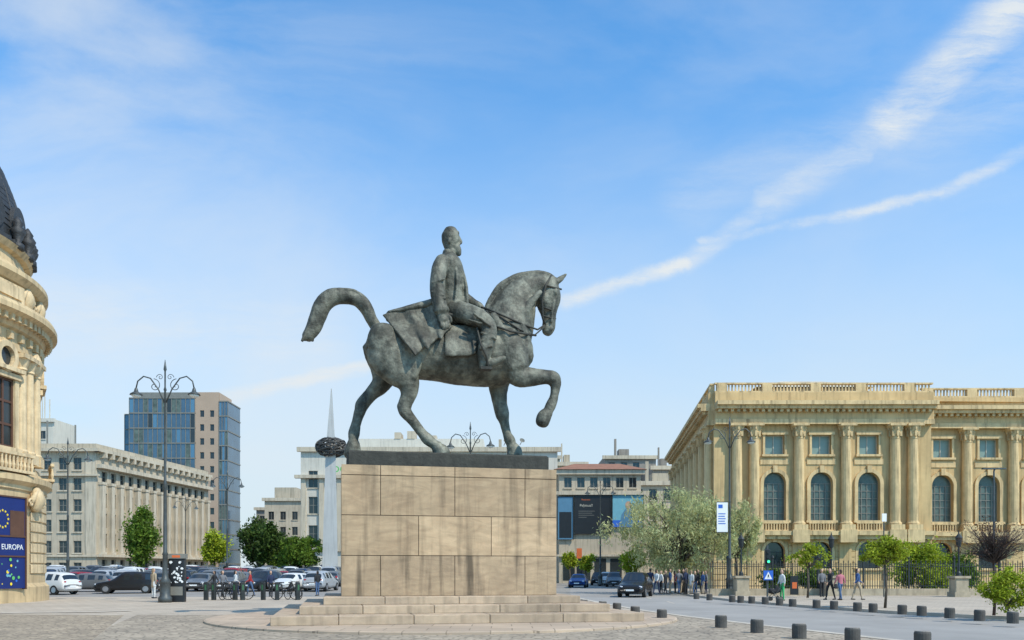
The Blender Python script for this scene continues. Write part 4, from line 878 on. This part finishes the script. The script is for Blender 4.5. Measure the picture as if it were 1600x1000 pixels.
# ------------------------------------------------------------ people
def person_mesh(stride,swing,coat=False,carry=False):
    chains=[]
    def C(lbl,pts): chains.append((lbl,pts))
    s=stride
    C(2,[(0,0,.98,.10,.155),(0,0,.90,.105,.165)])
    for sd,ph in ((-1,s),(1,-s)):
        x=sd*.09
        C(2,[(x,0,.9,.085,.085),(x,-ph*.35,.68,.072,.072),(x*1.02,-ph*.5,.48,.055,.055),(x*1.02,-ph*.5+(.12 if ph<0 else -.02)*abs(s)*2,.28,.052,.052),(x*1.02,-ph*.75+(.1 if ph<0 else 0)*abs(s)*2,.1,.038,.038)])
        fy=-ph*.75+(.1 if ph<0 else 0)*abs(s)*2
        C(3,[(x*1.02,fy+.05,.045,.04,.042),(x*1.04,fy-.08,.04,.038,.045),(x*1.06,fy-.17,.028,.025,.038)])
        ax=sd*.2; w=sd*swing
        C(1,[(sd*.165,0,1.41,.06,.06),(ax*1.08,-w*.25*1,1.27,.052,.052),(ax*1.15,-w*.4,1.12,.045,.045),(ax*1.12,-w*.8-.05,.97,.036,.036)])
        hy=-w*.95-.07
        C(0,[(ax*1.12,hy+.03,.95,.026,.03),(ax*1.1,hy,.89,.038,.02),(ax*1.1,hy-.005,.86,.036,.018)])
        for q in range(4): C(0,[(ax*1.1,hy-.03+.02*q,.86,.009,.009),(ax*1.08,hy-.035+.02*q,.82,.008,.008),(ax*1.04,hy-.03+.018*q,.79+.008*abs(q-1),.007,.007)])
        C(0,[(ax*1.1,hy-.035,.9,.011,.011),(ax*1.05,hy-.06,.86,.009,.009)])
    C(1,[(0,.0,.95 if not coat else .7,.11,.165 if not coat else .19),(0,-.0,1.05,.105,.15),(0,-.01,1.2,.12,.17),(0,-.0,1.35,.11,.19),(0,.01,1.43,.075,.14),(0,.01,1.47,.055,.07)])
    C(0,[(0,.01,1.46,.05,.05),(0,0,1.53,.047,.047)])
    C(0,[(0,-.01,1.53,.06,.055),(0,-.01,1.60,.09,.073),(0,-.005,1.66,.088,.072),(0,0,1.71,.06,.05)])
    C(0,[(0,-.1,1.62,.012,.012),(0,-.115,1.6,.014,.014)])
    for sd in (-1,1): C(0,[(sd*.075,0,1.63,.02,.01),(sd*.076,0,1.6,.015,.01)])
    C(4,[(0,.02,1.72,.05,.06),(0,.05,1.68,.075,.075),(0,.07,1.6,.05,.07),(0,.07,1.53 if not coat else 1.42,.035,.055)])
    if carry: C(5,[(.3,-.02,.9,.06,.1),(.3,0,.7,.09,.14)])
    mb=MB()
    for l,p in chains: mb.ell(p,(1,0,0),12,3)
    me=remesh(mb,.016,2); me.materials.clear()
    for m in (SKIN,WHITE,BLACK,BLACK,BARK,BLACK): me.materials.append(m)
    fc=np.array([p.center[:] for p in me.polygons]); best=np.full(len(fc),9.); lab=np.zeros(len(fc),int)
    for l,p in chains:
        P=np.array(p)
        for i in range(len(P)-1):
            a=P[i,:3];b=P[i+1,:3];ab=b-a; t=np.clip(((fc-a)@ab)/(ab@ab),0,1); rr=P[i,3:].min()*(1-t)+P[i+1,3:].min()*t
            d=np.linalg.norm(fc-a-t[:,None]*ab,axis=1)-rr; k=d<best; best[k]=d[k]; lab[k]=l
    me.polygons.foreach_set('material_index',lab.tolist()); me.update(); return me
PM=[person_mesh(.28,.35),person_mesh(.0,.08,True),person_mesh(.2,.2,False,True),person_mesh(.05,-.1,False)]
cl={n:flat('cloth_'+n,c_,.9) for n,c_ in dict(white=(.6,.6,.58),black=(.02,.02,.022),blue=(.04,.09,.22),navy=(.02,.03,.07),red=(.35,.03,.03),pink=(.45,.15,.18),beige=(.4,.32,.22),green=(.05,.4,.14),grey=(.16,.16,.17),denim=(.07,.12,.22),yellow=(.5,.38,.06)).items()}
hair=[flat('hair_dark',(.02,.014,.01)),flat('hair_brown',(.07,.04,.02)),flat('hair_fair',(.25,.17,.09))]
def person(u,Y,k,top,bot,rz,label,hh=1.0,z=.12,hr=0,grp=None):
    o=ob('person',PM[k],None,(gx(u,Y),Y,z),rz,label=label,category='person'); o.scale=(hh,hh,hh)
    if grp:o['group']=grp
    setmat(o,1,cl[top]); setmat(o,2,cl[bot]); setmat(o,4,hair[hr]); setmat(o,5,cl['black']); return o
person(240,49,1,'beige','white',rad(150),'person in beige coat and pale trousers standing by kiosk',1.02,hr=2)
person(1297,46.5,0,'black','black',rad(-70),'person in black clothes walking along museum fence')
person(1313,46,2,'pink','denim',rad(200),'person in pink top and jeans carrying a bag',.97,hr=1)
person(1340,46.5,0,'blue','beige',rad(90),'person in blue jacket and beige trousers walking',1,hr=0)
person(1222,45,3,'white','green',rad(-80),'person in white top and long green trousers pushing a buggy',.97,hr=1)
person(1284,52,3,'grey','black',0,'person in grey jacket near the museum fence',1)
tops=['white','black','blue','red','grey','black','navy','white','black','black','blue','grey','white','navy']
for i,u in enumerate([1033,1040,1047,1055,1061,1068,1072,1080,1086,1091,1098,1103,1026,1016]):
    tp=tops[i]; bt=R.choice(['black','denim','navy','beige']); person(u,R.uniform(58,61),R.choice([0,1,2,3]),tp,bt,R.uniform(0,6.28),'person in %s top and %s trousers standing in a group'%(tp,bt),R.uniform(.92,1.05),hr=R.randint(0,2),grp='people gathered on museum pavement')
for u,Y,tp,bt in [(348,55,'grey','black'),(391,58,'red','denim'),(423,56,'navy','black'),(496,58,'black','denim'),(368,60,'white','navy'),(335,61,'black','black')]:
    person(u,Y,0 if u<400 else 3,tp,bt,R.uniform(0,6.28),'person in %s top walking past the parked cars'%tp,1,.01 if Y>52 else .12)
t=thing('baby_buggy','small dark baby buggy pushed along pavement','buggy',(gx(1210,45),45,.12),rad(5)); a=MB(); a.ell([(-.25,0,.55,.16,.2),(.0,0,.5,.14,.2),(.2,0,.62,.2,.2)],(0,1,0),12,4); a.obj('seat',[cl['black']],t,True)
a=MB(); a.tube([(.35,-.2,.95),(.1,-.2,.5),(-.3,-.2,.14)],.015); a.tube([(.35,.2,.95),(.1,.2,.5),(-.3,.2,.14)],.015); a.tube([(.35,-.2,.95),(.35,.2,.95)],.018); a.tube([(-.2,-.2,.5),(.28,-.2,.14)],.015); a.tube([(-.2,.2,.5),(.28,.2,.14)],.015); a.obj('frame',[LAMPI],t)
for x in (-.3,.28):
    for y in (-.22,.22): a=MB(); a.cylx(-.02,.02,0,0,.12,14); a.obj('wheel',[TYRE],t,False,(x,y,.12))

# ------------------------------------------------------------ kiosk, docks, bicycles, signals
t=thing('information_kiosk','black advertising kiosk with white graphics next to lamp post','kiosk',(gx(277,43.2),43.2,.12),rad(8))
a=MB(); a.cbox(-.4,.4,-.22,.22,0,2.25,.04); a.obj('cabinet',[BLACK],t); a=MB(); a.box(-.46,.46,-.26,.26,2.252,2.5); a.obj('top_box',[FRAME],t); a=MB(); a.box(-.2,.2,-.27,-.262,2.3,2.42); a.obj('logo_mark',[ORANGE],t)
a=MB()
for k in range(26):
    x=R.uniform(-.3,.3);z=R.uniform(1.0,2.1); w=R.uniform(.03,.1); 
    P=[(x+w*math.cos(q)*R.uniform(.5,1),-.2215-.0005*k,z+w*math.sin(q)*R.uniform(.5,1)) for q in np.linspace(0,6.28,7,endpoint=False)]; a.add(P,[tuple(range(7))])
a.obj('white_graphics',[WHITE],t); a=MB(); a.box(-.32,.32,-.235,-.222,.35,.8); a.obj('lower_panel',[FRAME],t)
dock=thing('bike_dock','slim black bicycle docking post with green mark on plaza','bike dock',(gx(322,46),46,.12),0,group='bicycle docking posts')
a=MB(); a.cbox(-.12,.12,-.09,.09,.0,1.0,.03); a.obj('post',[IRON],dock); a=MB(); a.box(-.05,.05,-.1,-.092,.55,.85); a.obj('green_panel',[GREEN],dock)
for i,u in enumerate([334,366,379,410,433,464]): copy_thing(dock,(gx(u,46),46+(i%2)*.15,.12),R.uniform(-.8,.8))
bk=thing('bicycle','dark city bicycle leaning at docking post','bicycle',(gx(356,46.5),46.5,.12),rad(75),group='bicycles at docks')
for x in (-.52,.52):
    a=MB(); a.tube([(.33*math.cos(q),0,.33*math.sin(q)) for q in np.linspace(0,2*math.pi,25)],.022,6)
    for q in np.linspace(0,math.pi,7): a.tube([(.32*math.cos(q),0,.32*math.sin(q)),(-.32*math.cos(q),0,-.32*math.sin(q))],.004,4)
    a.obj('wheel',[TYRE],bk,True,(x,0,.35))
a=MB(); 
for p_,q_ in [((-.52,0,.35),(-.15,0,.33)),((-.52,0,.35),(-.22,0,.85)),((-.15,0,.33),(-.24,0,.95)),((-.15,0,.33),(.36,0,.8)),((-.22,0,.8),(.34,0,.88)),((.52,0,.35),(.32,0,1.0))]: a.tube([p_,q_],.02,8)
a.obj('frame',[IRON],bk); a=MB(); a.tube([(.25,-.28,1.05),(.34,-.1,1.02),(.34,.1,1.02),(.25,.28,1.05)],.016,8); a.obj('handlebar',[IRON],bk); a=MB(); a.ell([(-.36,0,.97,.03,.08),(-.12,0,.97,.025,.03)],(0,1,0),10,3); a.obj('saddle',[BLACK],bk)
for u,rz in ((372,30),(447,20),(458,-40)): copy_thing(bk,(gx(u,46.6),46.6,.12),rad(rz))
t=thing('traffic_light','black traffic light showing green above blue crossing sign','traffic light',(gx(1199,42),42,.12)); a=MB(); a.tube([(0,0,0),(0,0,2.9)],.045,10); a.obj('pole',[LAMPI],t)
a=MB(); a.cbox(-.12,.12,-.12,.1,1.95,2.7,.03); 
for z in (2.08,2.33,2.57): a.cylx(-.2,-.12,0,z,.09,14)
a.obj('signal_housing',[BLACK],t); a=MB(); a.cylx(-.21,-.202,0,2.08,.065,16); a.obj('green_light',[GREENL],t)
s=MB(); s.box(-.24,.24,-.16,-.13,1.15,1.63); s.obj('crossing_sign',[SIGNB],t); s=MB(); s.add([(-.19,-.165,1.2),(.19,-.165,1.2),(0,-.165,1.57)],[(0,1,2)]); s.obj('white_triangle',[WHITE],t)
s=MB(); s.add([(-.04,-.169,1.22),(.0,-.169,1.33),(.05,-.169,1.22),(.025,-.169,1.43),(-.025,-.169,1.43)],[(0,1,2,3,4)]); s.obj('walking_figure_mark',[BLACK],t)
t=thing('traffic_sign','white road sign on thin pole','sign',(gx(1381,52),52,.12)); a=MB(); a.tube([(0,0,0),(0,0,5.2)],.04,8); a.obj('pole',[LAMPI],t); a=MB(); a.box(-.14,.14,-.08,-.045,4.7,5.2); a.obj('sign_plate',[WHITE],t)
t=thing('advertising_board','dark poster board with orange print by museum fence','sign',(gx(1241,53),53,.12)); a=MB(); a.box(-.25,.25,-.06,.06,.1,1.3); a.obj('panel',[BLACK],t); a=MB(); a.box(-.15,.15,-.07,-.061,.5,.9); a.obj('poster',[ORANGE],t)

# ------------------------------------------------------------ sky, sun, camera
w=bpy.data.worlds.new('World'); scene.world=w; w.use_nodes=True; nt=w.node_tree; L=nt.links; nt.nodes.clear()
out=nd(nt,'ShaderNodeOutputWorld'); bg=nd(nt,'ShaderNodeBackground'); bg.inputs['Strength'].default_value=.12; L.new(bg.outputs[0],out.inputs[0])
EL=rad(49); AZ=(.77,-.64)
S=Vector((AZ[0]*math.cos(EL),AZ[1]*math.cos(EL),math.sin(EL)))
sky=nd(nt,'ShaderNodeTexSky',sky_type='NISHITA'); sky.sun_disc=False; sky.sun_elevation=EL; sky.sun_rotation=math.atan2(S.x,S.y); sky.air_density=1.0; sky.dust_density=.6; sky.ozone_density=2.5; sky.altitude=80
def Mth(op,a,b=None,clamp=False):
    n=nd(nt,'ShaderNodeMath',operation=op); n.use_clamp=clamp
    for i,x in enumerate((a,b)):
        if x is None: continue
        if isinstance(x,(int,float)): n.inputs[i].default_value=x
        else: L.new(x,n.inputs[i])
    return n.outputs[0]
def VM(op,a,b=None,sc=None):
    n=nd(nt,'ShaderNodeVectorMath',operation=op)
    for i,x in enumerate((a,b)):
        if x is None: continue
        if isinstance(x,tuple): n.inputs[i].default_value=x
        else: L.new(x,n.inputs[i])
    if sc is not None:
        if isinstance(sc,(int,float)): n.inputs['Scale'].default_value=sc
        else: L.new(sc,n.inputs['Scale'])
    return n
tc=nd(nt,'ShaderNodeTexCoord'); sep=nd(nt,'ShaderNodeSeparateXYZ'); L.new(tc.outputs['Generated'],sep.inputs[0])
yy=Mth('MAXIMUM',sep.outputs[1],.05); pp=Mth('DIVIDE',sep.outputs[0],yy); qq=Mth('DIVIDE',sep.outputs[2],yy)
cb_=nd(nt,'ShaderNodeCombineXYZ'); L.new(pp,cb_.inputs[0]); L.new(qq,cb_.inputs[1]); Pv=cb_.outputs[0]
def noi(vec,scale,detail=6,rough=.6,dist=0):
    n=nd(nt,'ShaderNodeTexNoise'); n.inputs['Scale'].default_value=scale; n.inputs['Detail'].default_value=detail; n.inputs['Roughness'].default_value=rough; n.inputs['Distortion'].default_value=dist; L.new(vec,n.inputs['Vector']); return n
wob=noi(Pv,6,9,.7); wv=VM('SUBTRACT',wob.outputs['Color'],(.5,.5,.5)); wv=VM('SCALE',wv.outputs[0],sc=.035); Pd=VM('ADD',Pv,wv.outputs[0]).outputs[0]
def seg(u0,v0,u1,v1,wd,amp):
    A=((u0-800)/F,(HV-v0)/F,0);B=((u1-800)/F,(HV-v1)/F,0); AB=(B[0]-A[0],B[1]-A[1],0); l2=AB[0]**2+AB[1]**2
    PA=VM('SUBTRACT',Pd,A).outputs[0]; dt=VM('DOT_PRODUCT',PA,AB).outputs['Value']; t=Mth('DIVIDE',dt,l2,True)
    sc=nd(nt,'ShaderNodeVectorMath',operation='SCALE'); sc.inputs[0].default_value=AB; L.new(t,sc.inputs['Scale'])
    ln=VM('LENGTH',VM('SUBTRACT',PA,sc.outputs[0]).outputs[0]).outputs['Value']
    mr=nd(nt,'ShaderNodeMapRange',interpolation_type='SMOOTHERSTEP'); mr.inputs['From Min'].default_value=wd/F; mr.inputs['From Max'].default_value=0; mr.inputs['To Min'].default_value=0; mr.inputs['To Max'].default_value=amp; L.new(ln,mr.inputs['Value']); return mr.outputs[0]
segs=[(200,655,400,612,22,.35),(400,612,570,575,20,.55),(570,575,880,472,16,.25),(880,472,1075,408,20,.7),(1075,408,1200,318,26,.4),(1200,318,1390,190,48,.38),(1390,190,1660,-50,75,.62),(1080,300,1400,190,80,.18),(1400,190,1720,100,120,.25),(1100,372,1340,334,14,.5),(1340,334,1470,300,15,.55),(1470,300,1620,225,20,.4),(1190,300,1350,245,24,.35),(-50,480,480,530,110,.25)]
tot=None
for s_ in segs:
    v_=seg(*s_); tot=v_ if tot is None else Mth('MAXIMUM',tot,v_)
mp=nd(nt,'ShaderNodeMapping'); mp.inputs['Rotation'].default_value=(0,0,rad(-32)); mp.inputs['Scale'].default_value=(1.6,9,1); L.new(Pd,mp.inputs['Vector'])
fib=noi(mp.outputs[0],3.6,10,.72,.3)
fr_=nd(nt,'ShaderNodeMapRange'); fr_.inputs['From Min'].default_value=.34; fr_.inputs['From Max'].default_value=.64; fr_.inputs['To Min'].default_value=.3; fr_.inputs['To Max'].default_value=1.35; L.new(fib.outputs['Fac'],fr_.inputs['Value'])
tot=Mth('MULTIPLY',tot,fr_.outputs[0])
mp2=nd(nt,'ShaderNodeMapping'); mp2.inputs['Rotation'].default_value=(0,0,rad(35)); mp2.inputs['Scale'].default_value=(1.2,2.6,1); L.new(Pd,mp2.inputs['Vector'])
soft=noi(mp2.outputs[0],1.5,9,.56,.5); sr_=nd(nt,'ShaderNodeMapRange',interpolation_type='SMOOTHSTEP'); sr_.inputs['From Min'].default_value=.34; sr_.inputs['From Max'].default_value=.76; sr_.inputs['To Max'].default_value=.62; L.new(soft.outputs['Fac'],sr_.inputs['Value'])
lf=nd(nt,'ShaderNodeMapRange',interpolation_type='SMOOTHSTEP'); lf.inputs['From Min'].default_value=.2; lf.inputs['From Max'].default_value=-.55; lf.inputs['To Min'].default_value=.45; lf.inputs['To Max'].default_value=1.0; L.new(pp,lf.inputs['Value'])
sf=Mth('MULTIPLY',sr_.outputs[0],lf.outputs[0]); tot=Mth('ADD',tot,sf,True)
hz=nd(nt,'ShaderNodeMapRange',interpolation_type='SMOOTHSTEP'); hz.inputs['From Min'].default_value=.68; hz.inputs['From Max'].default_value=.02; hz.inputs['To Max'].default_value=.94; L.new(qq,hz.inputs['Value'])
gain=nd(nt,'ShaderNodeVectorMath',operation='MULTIPLY'); L.new(sky.outputs[0],gain.inputs[0]); gain.inputs[1].default_value=(.85,1.85,2.3)
m1=nd(nt,'ShaderNodeMix',data_type='RGBA'); L.new(gain.outputs[0],m1.inputs['A']); m1.inputs['B'].default_value=(5.7,6.45,6.9,1); L.new(hz.outputs[0],m1.inputs['Factor'])
m2=nd(nt,'ShaderNodeMix',data_type='RGBA'); L.new(m1.outputs['Result'],m2.inputs['A']); m2.inputs['B'].default_value=(6.5,6.95,7.25,1); L.new(tot,m2.inputs['Factor'])
L.new(m2.outputs['Result'],bg.inputs['Color'])
sl=bpy.data.lights.new('sun','SUN'); sl.energy=4.2; sl.angle=rad(.5); sl.color=(1,.92,.78); so=bpy.data.objects.new('sun',sl); COL.objects.link(so); so.rotation_euler=S.to_track_quat('Z','Y').to_euler(); so.location=(40,-30,60)
cd=bpy.data.cameras.new('camera'); cd.sensor_width=36; cd.lens=F/1600*36; cd.shift_y=(HV-500)/1600; cd.clip_end=4000
co_=bpy.data.objects.new('camera',cd); COL.objects.link(co_); co_.location=(0,0,EYE); co_.rotation_euler=(rad(90),0,0); scene.camera=co_
